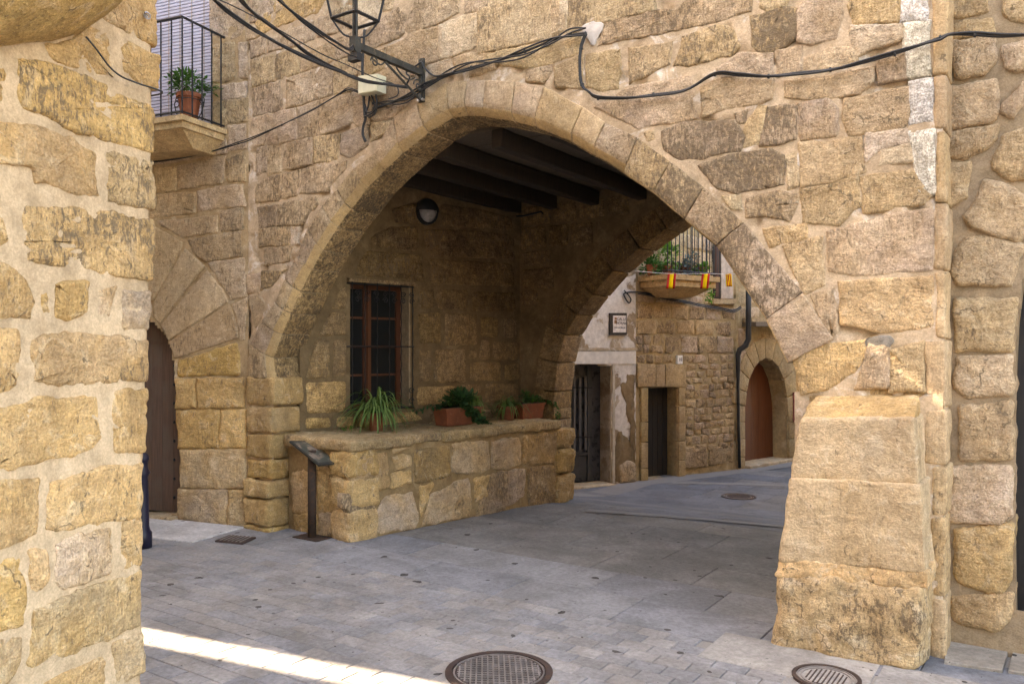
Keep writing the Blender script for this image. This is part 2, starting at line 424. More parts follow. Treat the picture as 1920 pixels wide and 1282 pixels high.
M_STONE = stone_mat('sandstone', cv=.6)
M_STONE_L = stone_mat('sandstone_ochre', ochre=(.56, .355, .15), ochre_amt=.45, pale=(.68, .54, .38), pale_amt=.35, rough_bump=1.0, cv=.5)
M_STONE_S = stone_mat('sandstone_smooth', rough_bump=.45, ochre_amt=.3, pale_amt=.2, cv=.5)
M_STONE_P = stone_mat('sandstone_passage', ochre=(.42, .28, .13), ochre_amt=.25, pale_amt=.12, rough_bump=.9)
M_MORT_F = mortar_mat('lime_mortar_facade', (.57, .44, .315), (.5, .375, .255), (.78, .72, .66))
M_MORT_L = mortar_mat('lime_mortar_fresh', (.59, .45, .31), (.55, .415, .28), (.62, .48, .34), b_=.7)
M_MORT_R = mortar_mat('cement_mortar_brown', (.36, .275, .19), (.32, .245, .165), (.4, .3, .2))
M_MORT_P = mortar_mat('lime_mortar_passage', (.22, .155, .09), (.18, .125, .07), (.26, .19, .115))  # mortar darkened to stand in for shade inside the passage
M_WHITEWASH = stone_mat('whitewashed_stone', ochre=(.72, .7, .68), pale=(.8, .8, .82), dark=(.4, .33, .25), ochre_amt=.2, rough_bump=.7)
M_IRON = paint_mat('black_iron', (.022, .024, .028), .5, .3, .3, 90, .25)
M_IRON_W = paint_mat('weathered_iron', (.05, .052, .05), .55, .4, .35, 70, .4, dirt=(.12, .1, .07))
M_RUST = paint_mat('rusted_iron', (.055, .036, .028), .75, .3, .4, 60, .5, dirt=(.12, .055, .03))
M_RUBBER = paint_mat('black_cable', (.02, .022, .026), .5, 0, .25, 90, .1)
M_BEAM = wood_mat('dark_beam', (.018, .011, .007), (.035, .022, .013), .8)
M_BOARD = wood_mat('ceiling_board', (.08, .06, .042), (.12, .09, .062), .85)
M_TERRA = paint_mat('terracotta', (.21, .064, .03), .75, 0, .25, 70, .25, dirt=(.26, .1, .05))
M_SOIL = paint_mat('soil', (.03, .022, .015), .95, 0, .4, 40, .8)
M_CHAMF = stone_mat('dressed_ochre_edge', rough_bump=.3, ochre_amt=.2, pale_amt=.1, cv=.35, fixed=(.56, .4, .215, .06))  # clean dressed stone, its tint also lightened for bounced light
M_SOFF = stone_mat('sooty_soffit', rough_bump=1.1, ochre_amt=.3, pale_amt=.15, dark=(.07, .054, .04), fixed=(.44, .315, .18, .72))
M_BUTT = stone_mat('sandstone_buttress', rough_bump=.75, ochre_amt=.22, pale_amt=.45, cv=.42)
# ------------------------------------------------------------------ planes of the place
F = Plane((0, 5.5), (1, 0))                                   # front of the gateway
RW = Plane((0, 5.78), (1, 0))                                 # house on the right
LH = Plane((-7.07, 5.5), (.979, .2))                          # house on the left
LWC = rd(-1.726, 3.9)
LW = Plane((LWC.x, LWC.y), (rd(.242, .97).x, rd(.242, .97).y))  # near corner house
WWa, WWb = Vector((-6.655, 5.89, 0)), Vector((-5.96, 8.96, 0))
WW = Plane(WWa, WWb - WWa)                                    # window wall of the passage
RB = Plane((0, 8.96), (1, 0))                                 # rear arch wall
p0 = rd(3.235, 15); RH = Plane(p0, rd(.839, .545))            # rear stone house
_a = RH.at(1379, 800); _q = RH.w(_a[0], 0); HB = Plane(_q, rd(.751, .66))
BE = Plane((-6.65, 5.68), (.96, -.05)); BF = Plane((-5.69, 5.63), (.5, 3.06))

def tone(c, j=.15):
    k = 1 + (rnd() - .5) * 2 * j; h = (rnd() - .5) * min(j, .12) * 1.6; a = c[3] if len(c) > 3 else .2
    return (min(c[0] * k * (1 + h * .25), 1), c[1] * k, max(c[2] * k * (1 - h * 1.6), .01), min(max(a + (rnd() - .5) * .2, 0), 1))
PAL = {  # stone tints: r, g, b, lichen
    'g': (.5, .405, .315, .5), 'w': (.51, .395, .285, .24), 'p': (.58, .485, .385, .15), 'd': (.48, .375, .275, .9), 'b': (.5, .385, .275, .66),
    'y': (.56, .395, .22, .16), 'W': (.66, .655, .67, .3), 'o': (.58, .395, .21, .24), 'O': (.6, .415, .215, .66), 'n': (.28, .205, .13, .4), 'k': (.16, .113, .07, .5), 'm': (.52, .405, .295, .16)}  # n and k are darkened to carry the passage's shade
def stones(plane, cr, rows, parent, mat, dflt, **kw):
    for e in rows:
        code, pts = (e if isinstance(e[0], str) else (dflt, e))
        m = M_WHITEWASH if code == 'W' else mat
        if plane is F or plane is LH:
            kw.setdefault('joint', -.013); kw.setdefault('corner', .0035); kw.setdefault('edge', .007); kw.setdefault('jit', .007); kw.setdefault('proud', .005); kw.setdefault('res', .035); kw.setdefault('rough', .007)
        stone(plane, cr(pts), parent, m, tone(PAL[code]), **kw)

# ================================================================== GATEWAY HOUSE
gate = thing('gateway_house', (-4.0, 5.9, 0), 'old sandstone house carried over the street by a wide pointed arch', 'house')
# traced joints of the front arch: (inner edge, outer edge) in photo pixels
JT = [((511, 709), (466, 709)), ((506, 671), (470, 645)), ((522, 627), (492, 603)), ((539, 588), (517, 568)), ((557, 547), (535, 522)), ((578, 505), (560, 478)),
      ((599, 470), (578, 427)), ((626, 426), (605, 387)), ((652, 392), (633, 354)), ((682, 352), (664, 317)), ((715, 318), (703, 287)), ((749, 287), (739, 221)),
      ((797, 248), (783, 196)), ((842, 221), (838, 156)), ((870, 217), (877, 152)), ((905, 219), (912, 152)), ((957, 228), (967, 154)), ((998, 239), (1022, 163)),
      ((1064, 266), (1094, 202)), ((1108, 291), (1135, 230)), ((1168, 327), (1196, 258)), ((1224, 364), (1257, 303)), ((1281, 414), (1320, 352)), ((1340, 462), (1395, 418)),
      ((1434, 601), (1505, 549)), ((1474, 683), (1565, 637))]
VT = .42
IN = [Vector(F.at(*j[0])) for j in JT]; OUT = [Vector(F.at(*j[1])) for j in JT]
aL, aR = F.at(465, 800)[0], F.at(1768, 800)[0]
jL, jR = F.at(513, 800)[0], F.at(1486, 800)[0]
mid = [(i + o) / 2 for i, o in zip(IN, OUT)]
hole_front = [(jL, -.5)] + [(jL, mid[0].y)] + [tuple(m) for m in mid] + [(jR + .02, F.at(1490, 745)[1]), (jR + .02, -.5)]
TOP = 7.6
wallF = sheet(F, aL, aR, -.02, 5.75, .03, M_MORT_F, gate, name='front_wall', hole=hole_front, amp=.006, low=.034, h0=-.005)
core = [(aL, 0), (aL, TOP), (aR, TOP), (aR, 0), (jR + .06, 0), (jR + .06, OUT[-1].y - .1)] + [tuple(i.lerp(o, .6)) for i, o in zip(reversed(IN[:-1]), reversed(OUT[:-1]))] + [(jL - .06, OUT[0].y - .05), (jL - .06, 0)]
slab_poly(core, F, -.40, -.045, 'wall_core', M_MORT_F, gate)
cA = crop(460, 0, 3.838); cB = crop(460, 200, 4.273); cC = crop(880, 0, 4.8); cF = crop(1180, 0, 4.8); cG = crop(1480, 0, 4.273)
c5 = crop(1180, 180, 4.2725); c6 = crop(1380, 0, 2.004); c7 = crop(1380, 640, 1.996); c7b = crop(1380, 300, 3.205); cD = crop(280, 280, 3.053)
stones(F, cA, [
    ('g', [(15, 0), (205, 0), (205, 85), (150, 125), (30, 165)]), ('p', [(225, 0), (290, 0), (285, 60), (225, 85)]),
    ('y', [(70, 175), (480, 0), (720, 0), (520, 85), (190, 205), (105, 250)]), ('w', [(0, 205), (60, 185), (100, 255), (0, 298)]),
    ('g', [(35, 300), (140, 270), (140, 385), (40, 415)]), ('g', [(160, 290), (330, 215), (495, 160), (490, 280), (400, 315), (165, 370)]),
    ('g', [(520, 140), (680, 60), (780, 40), (790, 190), (640, 235), (520, 265)]), ('g', [(800, 0), (1120, 0), (1050, 60), (850, 150), (800, 180)]),
    ('g', [(830, 250), (900, 200), (1100, 60), (1135, 110), (1142, 240), (1080, 280), (900, 350), (840, 320)]),
    ('g', [(1145, 215), (1200, 60), (1330, 10), (1540, 0), (1535, 90), (1390, 165), (1240, 220), (1160, 250)]), ('g', [(1570, 0), (1760, 0), (1740, 50), (1580, 98)]),
    ('g', [(40, 440), (205, 398), (212, 580), (48, 628)]), ('g', [(216, 398), (382, 342), (386, 525), (222, 572)]),
    ('w', [(396, 388), (530, 340), (640, 295), (640, 430), (510, 482), (396, 520)]), ('g', [(648, 290), (790, 230), (800, 380), (650, 430)]),
    ('g', [(638, 455), (780, 405), (850, 440), (850, 570), (790, 650), (638, 682)]), ('w', [(865, 400), (1000, 350), (1000, 490), (870, 545)]),
    ('w', [(1012, 345), (1140, 290), (1200, 240), (1380, 195), (1385, 430), (1330, 450), (1240, 500), (1100, 460), (1015, 420)]),
    ('p', [(1393, 185), (1540, 130), (1665, 95), (1670, 330), (1480, 410), (1398, 430)]),
    ('b', [(50, 640), (242, 590), (266, 800), (52, 828)]), ('g', [(296, 572), (500, 502), (630, 470), (628, 680), (520, 712), (400, 752), (296, 772)]),
    ('m', [(785, 700), (880, 650), (885, 890), (812, 912), (782, 862)]), ('m', [(900, 540), (1060, 480), (1235, 545), (1235, 690), (1040, 765), (900, 720)]),
    ('p', [(1310, 475), (1480, 430), (1500, 515), (1320, 565)]), ('w', [(1500, 420), (1690, 370), (1919, 335), (1919, 400), (1520, 512)]),
    ('m', [(905, 800), (1080, 770), (1220, 720), (1100, 800), (1060, 850), (960, 870), (910, 860)]),
    ('m', [(42, 852), (360, 780), (366, 1000), (240, 1038), (42, 1045)]), ('g', [(372, 782), (640, 692), (776, 670), (780, 870), (720, 902), (500, 982), (374, 998)]),
    ('g', [(85, 1070), (150, 1052), (152, 1232), (85, 1262)]), ('g', [(160, 1052), (248, 1038), (252, 1232), (162, 1262)]), ('g', [(268, 1040), (478, 992), (474, 1180), (270, 1222)]),
    ('g', [(490, 990), (668, 970), (664, 1142), (490, 1172)]), ('g', [(692, 965), (866, 900), (876, 1040), (760, 1130), (686, 1105)]), ('p', [(905, 890), (1040, 870), (1050, 920), (900, 1010)])], gate, M_STONE, 'g')
stones(F, cB, [
    ('b', [(82, 625), (200, 562), (405, 520), (412, 705), (270, 752), (85, 762)]), ('g', [(430, 512), (600, 482), (810, 442), (800, 500), (640, 672), (430, 692)]),
    ('b', [(100, 812), (245, 792), (240, 952), (110, 972)]), ('d', [(262, 782), (560, 730), (575, 770), (470, 920), (430, 945), (258, 952)]),
    ('b', [(105, 985), (355, 960), (360, 1102), (110, 1122)]), ('p', [(366, 952), (422, 952), (416, 1092), (370, 1106)]), ('b', [(150, 1142), (370, 1122), (330, 1232), (150, 1272)])], gate, M_STONE, 'g')
stones(F, cD, [
    ('b', [(640, 700), (770, 690), (700, 780), (640, 800)]), ('w', [(560, 720), (632, 715), (630, 820), (560, 822)]), ('w', [(572, 842), (620, 832), (660, 880), (640, 960), (608, 1010), (578, 900)])], gate, M_STONE, 'g')
stones(F, cC, [
    ('g', [(80, 110), (160, 70), (330, 10), (740, 0), (735, 340), (280, 440), (85, 480)]), ('m', [(750, 0), (808, 0), (808, 300), (742, 330)]), ('p', [(812, 0), (872, 0), (872, 270), (812, 295)]),
    ('g', [(880, 0), (1200, 0), (1670, 0), (1660, 90), (1240, 190), (1050, 240), (1000, 275), (880, 308)]),
    ('m', [(90, 512), (700, 382), (1010, 332), (1020, 460), (740, 570), (560, 602), (240, 572), (90, 562)]), ('w', [(520, 650), (740, 592), (720, 680), (660, 740), (510, 722)]),
    ('w', [(770, 600), (1015, 492), (1012, 790), (775, 780)]), ('w', [(1055, 492), (1350, 452), (1360, 560), (1330, 790), (1200, 822), (1055, 780)]),
    ('m', [(0, 560), (75, 540), (230, 585), (225, 620), (0, 690)])], gate, M_STONE, 'g')
stones(F, cF, [
    ('w', [(-300, 960), (0, 790), (560, 690), (595, 760), (585, 1050), (480, 1090), (230, 1110), (80, 1160), (-100, 1050)]),
    ('w', [(640, 790), (830, 700), (1290, 720), (1270, 880), (1160, 940), (980, 950), (660, 1040), (640, 900)]),
    ('b', [(-210, 210), (200, 110), (430, 100), (880, 0), (1160, 0), (1090, 90), (800, 190), (400, 270), (-270, 400)]),
    ('b', [(480, 330), (800, 230), (920, 260), (985, 400), (900, 490), (600, 580), (410, 580), (470, 420)]), ('b', [(0, 440), (370, 390), (360, 570), (10, 740)]),
    ('d', [(1095, 150), (1250, 120), (1400, 60), (1520, 100), (1500, 340), (1330, 440), (1200, 470), (1110, 420)]), ('p', [(1180, 0), (1500, 0), (1400, 50), (1240, 100), (1180, 60)]),
    ('m', [(800, 620), (980, 480), (1280, 490), (1290, 690), (830, 690)]), ('m', [(1330, 470), (1540, 420), (1550, 640), (1340, 680)])], gate, M_STONE, 'w')
stones(F, cG, [
    ('w', [(70, 110), (300, 0), (415, 0), (410, 120), (385, 200), (360, 300), (170, 350), (70, 320)]), ('m', [(100, 470), (300, 400), (520, 372), (545, 490), (330, 560), (100, 585)]),
    ('w', [(-40, 650), (550, 565), (670, 545), (660, 650), (560, 740), (380, 770), (100, 790), (-30, 772)]), ('w', [(480, 40), (600, 0), (885, 0), (885, 170), (520, 192)]),
    ('p', [(500, 215), (900, 200), (915, 300), (690, 380), (540, 440), (500, 320)]), ('w', [(715, 480), (925, 420), (930, 620), (720, 662)]),
    ('W', [(895, 0), (1095, 0), (1100, 170), (900, 172)]), ('W', [(920, 192), (1110, 182), (1125, 602), (935, 612)]), ('W', [(965, 660), (1145, 632), (1140, 972), (970, 992)]),
    ('w', [(450, 802), (600, 772), (955, 702), (950, 1020), (480, 1090), (432, 950)]), ('m', [(78, 832), (300, 802), (382, 870), (386, 1040), (370, 1082), (100, 1122), (75, 980)]),
    ], gate, M_STONE, 'w')
stones(F, c6, [
    ('m', [(240, 540), (470, 518), (482, 640), (370, 682), (245, 702)]), ('p', [(490, 505), (640, 490), (650, 530), (540, 560), (490, 600)]), ('p', [(540, 560), (650, 540), (668, 605), (540, 615)]), ('w', [(466, 665), (665, 640), (735, 738), (700, 765), (482, 796)]),
    ('W', [(650, 492), (742, 486), (748, 724), (692, 724)]),
    ('m', [(242, 712), (370, 697), (455, 652), (466, 770), (382, 842), (250, 832)]), ('m', [(345, 872), (600, 802), (738, 792), (734, 1012), (440, 1036), (350, 1012)]),
    ('y', [(390, 1062), (735, 1042), (740, 1226), (540, 1246), (400, 1212)]), ('y', [(105, 862), (262, 840), (272, 890), (130, 926)]), ('w', [(180, 926), (320, 892), (330, 1070), (260, 1100), (210, 1000)]),
    ('w', [(280, 1106), (360, 1086), (380, 1250), (362, 1266), (340, 1230)])], gate, M_STONE, 'w')
stones(F, c5, [
    ('d', [(260, 290), (420, 222), (840, 202), (910, 330), (880, 430), (560, 500), (400, 500), (270, 420)]), ('d', [(850, 142), (936, 120), (930, 210), (870, 215)]),
    ('p', [(930, 230), (1040, 90), (1090, 90), (1040, 380), (920, 400)]),
    ('d', [(1110, 92), (1340, 70), (1330, 340), (1200, 380), (1045, 392), (1070, 260)]), ('d', [(560, 560), (780, 482), (1120, 430), (1230, 482), (1230, 700), (1100, 722), (860, 772), (700, 740)]),
    ('p', [(1250, 472), (1340, 430), (1360, 710), (1280, 740)]), ('b', [(940, 830), (1200, 760), (1350, 802), (1350, 870), (1280, 990), (1080, 960), (940, 960)]), ('p', [(735, 802), (890, 792), (890, 900), (830, 902)]),
    ('m', [(130, 300), (190, 280), (200, 340), (150, 355)])], gate, M_STONE, 'w')
stones(F, c7, [
    ('y', [(215, 62), (300, 20), (480, 0), (490, 50), (440, 110), (350, 172), (250, 190)]), ('m', [(580, 32), (700, 2), (700, 182), (580, 184)]),
    ('m', [(500, 10), (570, 20), (570, 170), (450, 175)])], gate, M_STONE, 'w')
for (y0, y1, x0) in ((-70, 140, 1748), (141, 244, 1752), (245, 378, 1756), (380, 506, 1752), (507, 636, 1753), (637, 766, 1736), (767, 872, 1730), (873, 968, 1748), (969, 1120, 1746), (1121, 1250, 1748)):
    z1, z0 = F.at(1760, y0)[1], F.at(1760, y1)[1]; a0 = F.at(x0, 640)[0] + (rnd() - .5) * .02; a1 = aR + .02 + (rnd() - .5) * .012; h = .002 + rnd() * .008
    block([F.w(a0, z0 + .003, h), F.w(a1, z0 + .003, h), F.w(a1, z1 - .003, h), F.w(a0, z1 - .003, h), F.w(a0, z0 + .003, -.33), F.w(a1, z0 + .003, -.33), F.w(a1, z1 - .003, -.33), F.w(a0, z1 - .003, -.33)], M_STONE_S, gate, 'quoin', r=.02, amp=.012, res=.05, color=tone((.5, .375, .25, .25), .06))
# voussoirs: each runs through the thickness of the arch, chamfered along the front edge
VC = 'gggggggggmmmmppmmmmgbdbdww'
for i in range(len(JT) - 1):
    a, b, c, d = IN[i], IN[i + 1], OUT[i + 1], OUT[i]
    g = .003
    a, b = a.lerp(b, g / max((b - a).length, .02)), b.lerp(a, g / max((b - a).length, .02))
    d, c = d.lerp(c, g / max((c - d).length, .02)), c.lerp(d, g / max((c - d).length, .02))
    h = .012 + rnd() * .008
    C8 = [F.w(*a, h), F.w(*b, h), F.w(*c, h), F.w(*d, h), F.w(*a, -VT), F.w(*b, -VT), F.w(*c, -VT), F.w(*d, -VT)]
    tn = tone(PAL[VC[i]], .1)
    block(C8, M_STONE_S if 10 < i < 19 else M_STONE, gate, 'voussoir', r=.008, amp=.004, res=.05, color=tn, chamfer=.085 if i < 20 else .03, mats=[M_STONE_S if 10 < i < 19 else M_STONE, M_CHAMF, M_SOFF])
# left pier below the springing: roughly squared blocks turning the corner into the passage
PY = [704, 760, 812, 860, 898, 932, 984, 1012]
PIN = [570, 557, 556, 556, 560, 563, 565, 566]
for k in range(len(PY) - 1):
    y0, y1 = PY[k] + 1.2, PY[k + 1] - 1.2
    z1, z0 = F.at(490, y0)[1], max(F.at(490, y1)[1], -.02)
    b0 = .02 + rnd() * .03 + (.03 if k > 3 else 0)
    bk = .36 + rnd() * .03; aj = jL + (.0 if k else .03) + (rnd() - .5) * .02
    C8 = [F.w(aL, z0, b0), F.w(aj, z0, b0), F.w(aj, z1, b0), F.w(aL, z1, b0), F.w(aL, z0, -bk), F.w(aj, z0, -bk), F.w(aj, z1, -bk), F.w(aL, z1, -bk)]
    block(C8, M_STONE_L, gate, 'pier_stone', r=.035, amp=.02, res=.05, color=tone((.5, .355, .18, .14)), freq=6)
# right pier behind the buttress
C8 = [F.w(jR + .01, 0, -.02), F.w(aR - .02, 0, -.02), F.w(aR - .02, 1.75, -.02), F.w(jR + .01, 1.75, -.02), F.w(jR + .01, 0, -VT), F.w(aR - .02, 0, -VT), F.w(aR - .02, 1.75, -VT), F.w(jR + .01, 1.75, -VT)]
block(C8, M_STONE, gate, 'pier_stone', r=.03, amp=.01, color=tone(PAL['y']))

# ---- window wall in the passage
wa0, wa1 = -.05, (WWb - WWa).length + .05
wl_, wr_ = WW.at(655, 640)[0], WW.at(767, 640)[0]
wt_, wb_ = WW.at(700, 531)[1], WW.at(700, 768)[1]
win_hole = [(wl_, wb_), (wr_, wb_), (wr_, wt_), (wl_, wt_)]
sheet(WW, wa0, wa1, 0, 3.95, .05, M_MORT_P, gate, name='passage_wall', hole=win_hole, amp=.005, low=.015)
cN = crop(560, 360, 2.913)
stones(WW, cN, [
    [(100, 800), (172, 800), (176, 1020), (35, 1026), (45, 960)], [(184, 796), (266, 796), (264, 1016), (186, 1020)], [(165, 655), (266, 655), (266, 786), (112, 790)], [(215, 540), (266, 500), (266, 646), (172, 646)],
    ('y', [(32, 1036), (264, 1026), (264, 1150), (256, 1205), (38, 1216)]), ('y', [(28, 1226), (182, 1224), (190, 1290), (28, 1300)]), ('y', [(194, 1224), (310, 1216), (310, 1292), (198, 1292)]),
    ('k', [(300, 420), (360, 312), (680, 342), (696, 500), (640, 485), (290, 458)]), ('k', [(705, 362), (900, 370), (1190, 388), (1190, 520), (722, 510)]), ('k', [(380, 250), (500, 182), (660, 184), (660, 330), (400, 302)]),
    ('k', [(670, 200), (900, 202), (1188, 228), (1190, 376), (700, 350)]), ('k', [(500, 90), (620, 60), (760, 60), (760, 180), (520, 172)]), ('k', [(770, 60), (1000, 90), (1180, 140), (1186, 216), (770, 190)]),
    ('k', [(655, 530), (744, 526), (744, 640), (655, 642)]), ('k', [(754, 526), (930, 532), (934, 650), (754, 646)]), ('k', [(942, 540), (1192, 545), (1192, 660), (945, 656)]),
    [(650, 656), (780, 652), (780, 830), (655, 832)], [(794, 660), (980, 662), (980, 840), (794, 845)], [(990, 680), (1090, 682), (1090, 800), (990, 792)], [(1112, 682), (1192, 682), (1192, 800), (1114, 800)],
    [(655, 850), (726, 850), (726, 1040), (655, 1046)], [(740, 855), (916, 852), (916, 1046), (740, 1046)], [(925, 860), (976, 856), (976, 912), (925, 912)], [(990, 802), (1046, 802), (1046, 916), (990, 916)],
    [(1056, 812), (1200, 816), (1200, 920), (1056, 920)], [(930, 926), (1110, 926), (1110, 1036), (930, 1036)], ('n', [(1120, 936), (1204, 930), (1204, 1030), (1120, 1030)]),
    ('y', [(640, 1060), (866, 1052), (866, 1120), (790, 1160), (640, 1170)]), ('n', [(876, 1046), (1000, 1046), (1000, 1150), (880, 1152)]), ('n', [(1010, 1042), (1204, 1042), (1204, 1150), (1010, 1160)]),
    ('y', [(310, 1204), (640, 1196), (700, 1240), (400, 1290), (310, 1290)]), ('n', [(705, 1200), (1000, 1184), (1200, 1172), (1200, 1240), (722, 1266)])], gate, M_STONE_P, 'n', rough=.004, jit=.005, joint=.005)  # tints darken upward, putting the passage's shade into the stone colour
slab_poly([(-.05, 0), (wl_ - .02, 0), (wl_ - .02, 3.95), (-.05, 3.95)], WW, -.5, -.03, 'wall_core', M_MORT_P, gate)
slab_poly([(wr_ + .02, 0), (wa1, 0), (wa1, 3.95), (wr_ + .02, 3.95)], WW, -.5, -.03, 'wall_core', M_MORT_P, gate)
slab_poly([(wl_ - .02, wt_ + .01), (wr_ + .02, wt_ + .01), (wr_ + .02, 3.95), (wl_ - .02, 3.95)], WW, -.5, -.03, 'wall_core', M_MORT_P, gate)
slab_poly([(wl_ - .02, 0), (wr_ + .02, 0), (wr_ + .02, wb_ - .01), (wl_ - .02, wb_ - .01)], WW, -.5, -.03, 'wall_core', M_MORT_P, gate)
# window reveals
M_REV = mortar_mat('pale_render', (.36, .28, .19), (.32, .25, .165), (.38, .3, .21))
mb = MB(); mb.hexa([WW.w(wr_ - .004, wb_, .0), WW.w(wr_ + .02, wb_, .0), WW.w(wr_ + .02, wt_, .0), WW.w(wr_ - .004, wt_, .0)], [WW.w(wr_ - .004, wb_, -.3), WW.w(wr_ + .02, wb_, -.3), WW.w(wr_ + .02, wt_, -.3), WW.w(wr_ - .004, wt_, -.3)])
mb.build('window_reveal', M_REV, gate)
mb = MB(); mb.hexa([WW.w(wl_ - .03, wt_ - .004, .05), WW.w(wr_ + .06, wt_ - .004, .05), WW.w(wr_ + .06, wt_ + .035, .05), WW.w(wl_ - .03, wt_ + .035, .05)], [WW.w(wl_ - .03, wt_ - .004, -.3), WW.w(wr_ + .06, wt_ - .004, -.3), WW.w(wr_ + .06, wt_ + .035, -.3), WW.w(wl_ - .03, wt_ + .035, -.3)])
mb.build('lintel_ledge', M_STONE_P, gate, color=tone(PAL['n']))
# window
M_WFRAME = wood_mat('red_brown_window', (.075, .022, .009), (.11, .034, .013), .45)
M_PANE = plain_glass('dark_pane')
mb = MB(); H = -.17; wm = wl_ + (wr_ - wl_) * .42
def wbar(m, a0, a1, z0, z1, h0, h1): m.hexa([WW.w(a0, z0, h1), WW.w(a1, z0, h1), WW.w(a1, z1, h1), WW.w(a0, z1, h1)], [WW.w(a0, z0, h0), WW.w(a1, z0, h0), WW.w(a1, z1, h0), WW.w(a0, z1, h0)])
wbar(mb, wl_, wl_ + .05, wb_, wt_, H - .05, H); wbar(mb, wr_ - .065, wr_ - .004, wb_, wt_, H - .05, H + .004); wbar(mb, wm - .05, wm + .05, wb_, wt_, H - .05, H + .008)
wbar(mb, wm - .012, wm + .012, wb_, wt_, H, H + .03); wbar(mb, wl_, wr_, wb_, wb_ + .06, H - .05, H + .002); wbar(mb, wl_, wr_, wt_ - .06, wt_, H - .05, H + .002)
win = mb.build('window', M_WFRAME, gate)
zs = [wb_ + .06 + (wt_ - wb_ - .12) * k / 4 for k in range(5)]
for s0, s1 in ((wl_ + .05, wm - .05), (wm + .05, wr_ - .065)):
    for k in range(4):
        m = MB(); wbar(m, s0, s1, zs[k] + (.012 if k else 0), zs[k + 1] - (.012 if k < 3 else 0), H - .03, H - .024); m.build('pane', M_PANE, win)
        if k: m = MB(); wbar(m, s0, s1, zs[k] - .012, zs[k] + .012, H - .04, H - .005); m.build('glazing_bar', M_WFRAME, win)
m = MB(); wbar(m, wl_, wr_, wb_, wt_, H - .5, H - .45); m.build('dark_interior', paint_mat('dark_curtain', (.012, .011, .01), .9), win)
# iron grille in front
gr = MB(); G0 = .03
for zz in (wt_ - .02, (wt_ + wb_) / 2, wb_ + .012): gr.tube([WW.w(wl_ - .05, zz, G0), WW.w(wr_ + .05, zz, G0), WW.w(wr_ + .07, zz, -.01)], .008, 5)
grille = gr.build('window_grille', M_IRON, gate)
for k in range(6):
    a = wl_ + .02 + (wr_ + .03 - wl_ - .02) * k / 5; m = MB()
    pts = [WW.w(a + math.sin(j * 1.4) * .003, wb_ + (wt_ - wb_) * j / 40, G0 + math.cos(j * 1.4) * .003) for j in range(41)]
    m.tube(pts, .0065, 5); m.build('grille_bar', M_IRON, grille)
def scroll(P, a, z, s, flip=1, h=.045, turns=1.4):
    return [P.w(a + flip * s * math.cos(t) * (1 - t / (turns * 6.283) * .8), z + s * math.sin(t) * (1 - t / (turns * 6.283) * .8), h) for t in [i * turns * 6.283 / 18 for i in range(19)]]
for k in range(7):
    for zz, fl in ((wt_ - .12, 1), (wt_ - .19, -1)):
        m = MB(); m.tube(scroll(WW, wl_ + .08 + k * (wr_ - wl_) / 6.6, zz, .036, fl if k % 2 else -fl), .005, 5); m.build('grille_scroll', M_IRON, grille)
for zz in (wb_ + .08, wb_ + .2):
    m = MB(); m.tube(scroll(WW, wr_ + .0, zz, .04, 1), .005, 5); m.build('grille_scroll', M_IRON, grille)

# ---- rear arch wall
RP = [(1037, 775), (1040, 735), (1046, 680), (1060, 628), (1082, 590), (1112, 553), (1150, 508), (1200, 466), (1250, 430), (1290, 404)]
RI = [Vector(RB.at(*q)) for q in RP]
apex = Vector((-3.25, 3.52)); RI += [Vector((-3.5, 3.47)), apex]
RIr = [Vector((2 * apex.x - q.x, q.y)) for q in reversed(RI[:-1])]
RIN = RI + RIr
def offs(P, t):
    out = []
    for i in range(len(P)):
        e = (P[min(i + 1, len(P) - 1)] - P[max(i - 1, 0)]).normalized(); out.append(P[i] + Vector((-e.y, e.x)) * t)
    return out
ROUT = offs(RIN, .3)
rb0, rb1 = RB.at(972, 600)[0], -.75
rh = [(RIN[0].x - .1, -1), (RIN[0].x - .1, RIN[0].y)] + [tuple(i.lerp(o, .5)) for i, o in zip(RIN, ROUT)] + [(RIN[-1].x + .1, RIN[-1].y), (RIN[-1].x + .1, -1)]
sheet(RB, rb0, rb1, -.1, 3.95, .05, M_MORT_P, gate, name='rear_wall', hole=rh, amp=.006, low=.02)
corer = [(rb0 - .4, -.2), (rb0 - .4, TOP), (rb1, TOP), (rb1, -.2), (RIN[-1].x + .06, -.2), (RIN[-1].x + .06, RIN[-1].y)] + [tuple(i.lerp(o, .6)) for i, o in zip(reversed(RIN), reversed(ROUT))] + [(RIN[0].x - .06, RIN[0].y), (RIN[0].x - .06, -.2)]
slab_poly(corer, RB, -.43, -.045, 'wall_core', M_MORT_P, gate)
for i in range(len(RIN) - 1):
    a, b, c, d = RIN[i], RIN[i + 1], ROUT[i + 1], ROUT[i]
    a, b = a.lerp(b, .02), b.lerp(a, .02); d, c = d.lerp(c, .02), c.lerp(d, .02); h = .01
    C8 = [RB.w(*a, h), RB.w(*b, h), RB.w(*c, h), RB.w(*d, h), RB.w(*a, -.45), RB.w(*b, -.45), RB.w(*c, -.45), RB.w(*d, -.45)]
    block(C8, M_STONE_P, gate, 'voussoir', r=.015, amp=.007, res=.09, color=tone(PAL['n' if i < 3 else 'k'], .08))
for (z0, z1) in ((.95, 1.08), (.45, .94), (-.1, .44)):
    a0, a1 = RIN[0].x - .28, RIN[0].x + .02
    C8 = [RB.w(a0, z0, .012), RB.w(a1, z0, .012), RB.w(a1, z1, .012), RB.w(a0, z1, .012), RB.w(a0, z0, -.44), RB.w(a1, z0, -.44), RB.w(a1, z1, -.44), RB.w(a0, z1, -.44)]
    block(C8, M_STONE_P, gate, 'pier_stone', r=.012, amp=.006, color=tone(PAL['n']))
z = .98
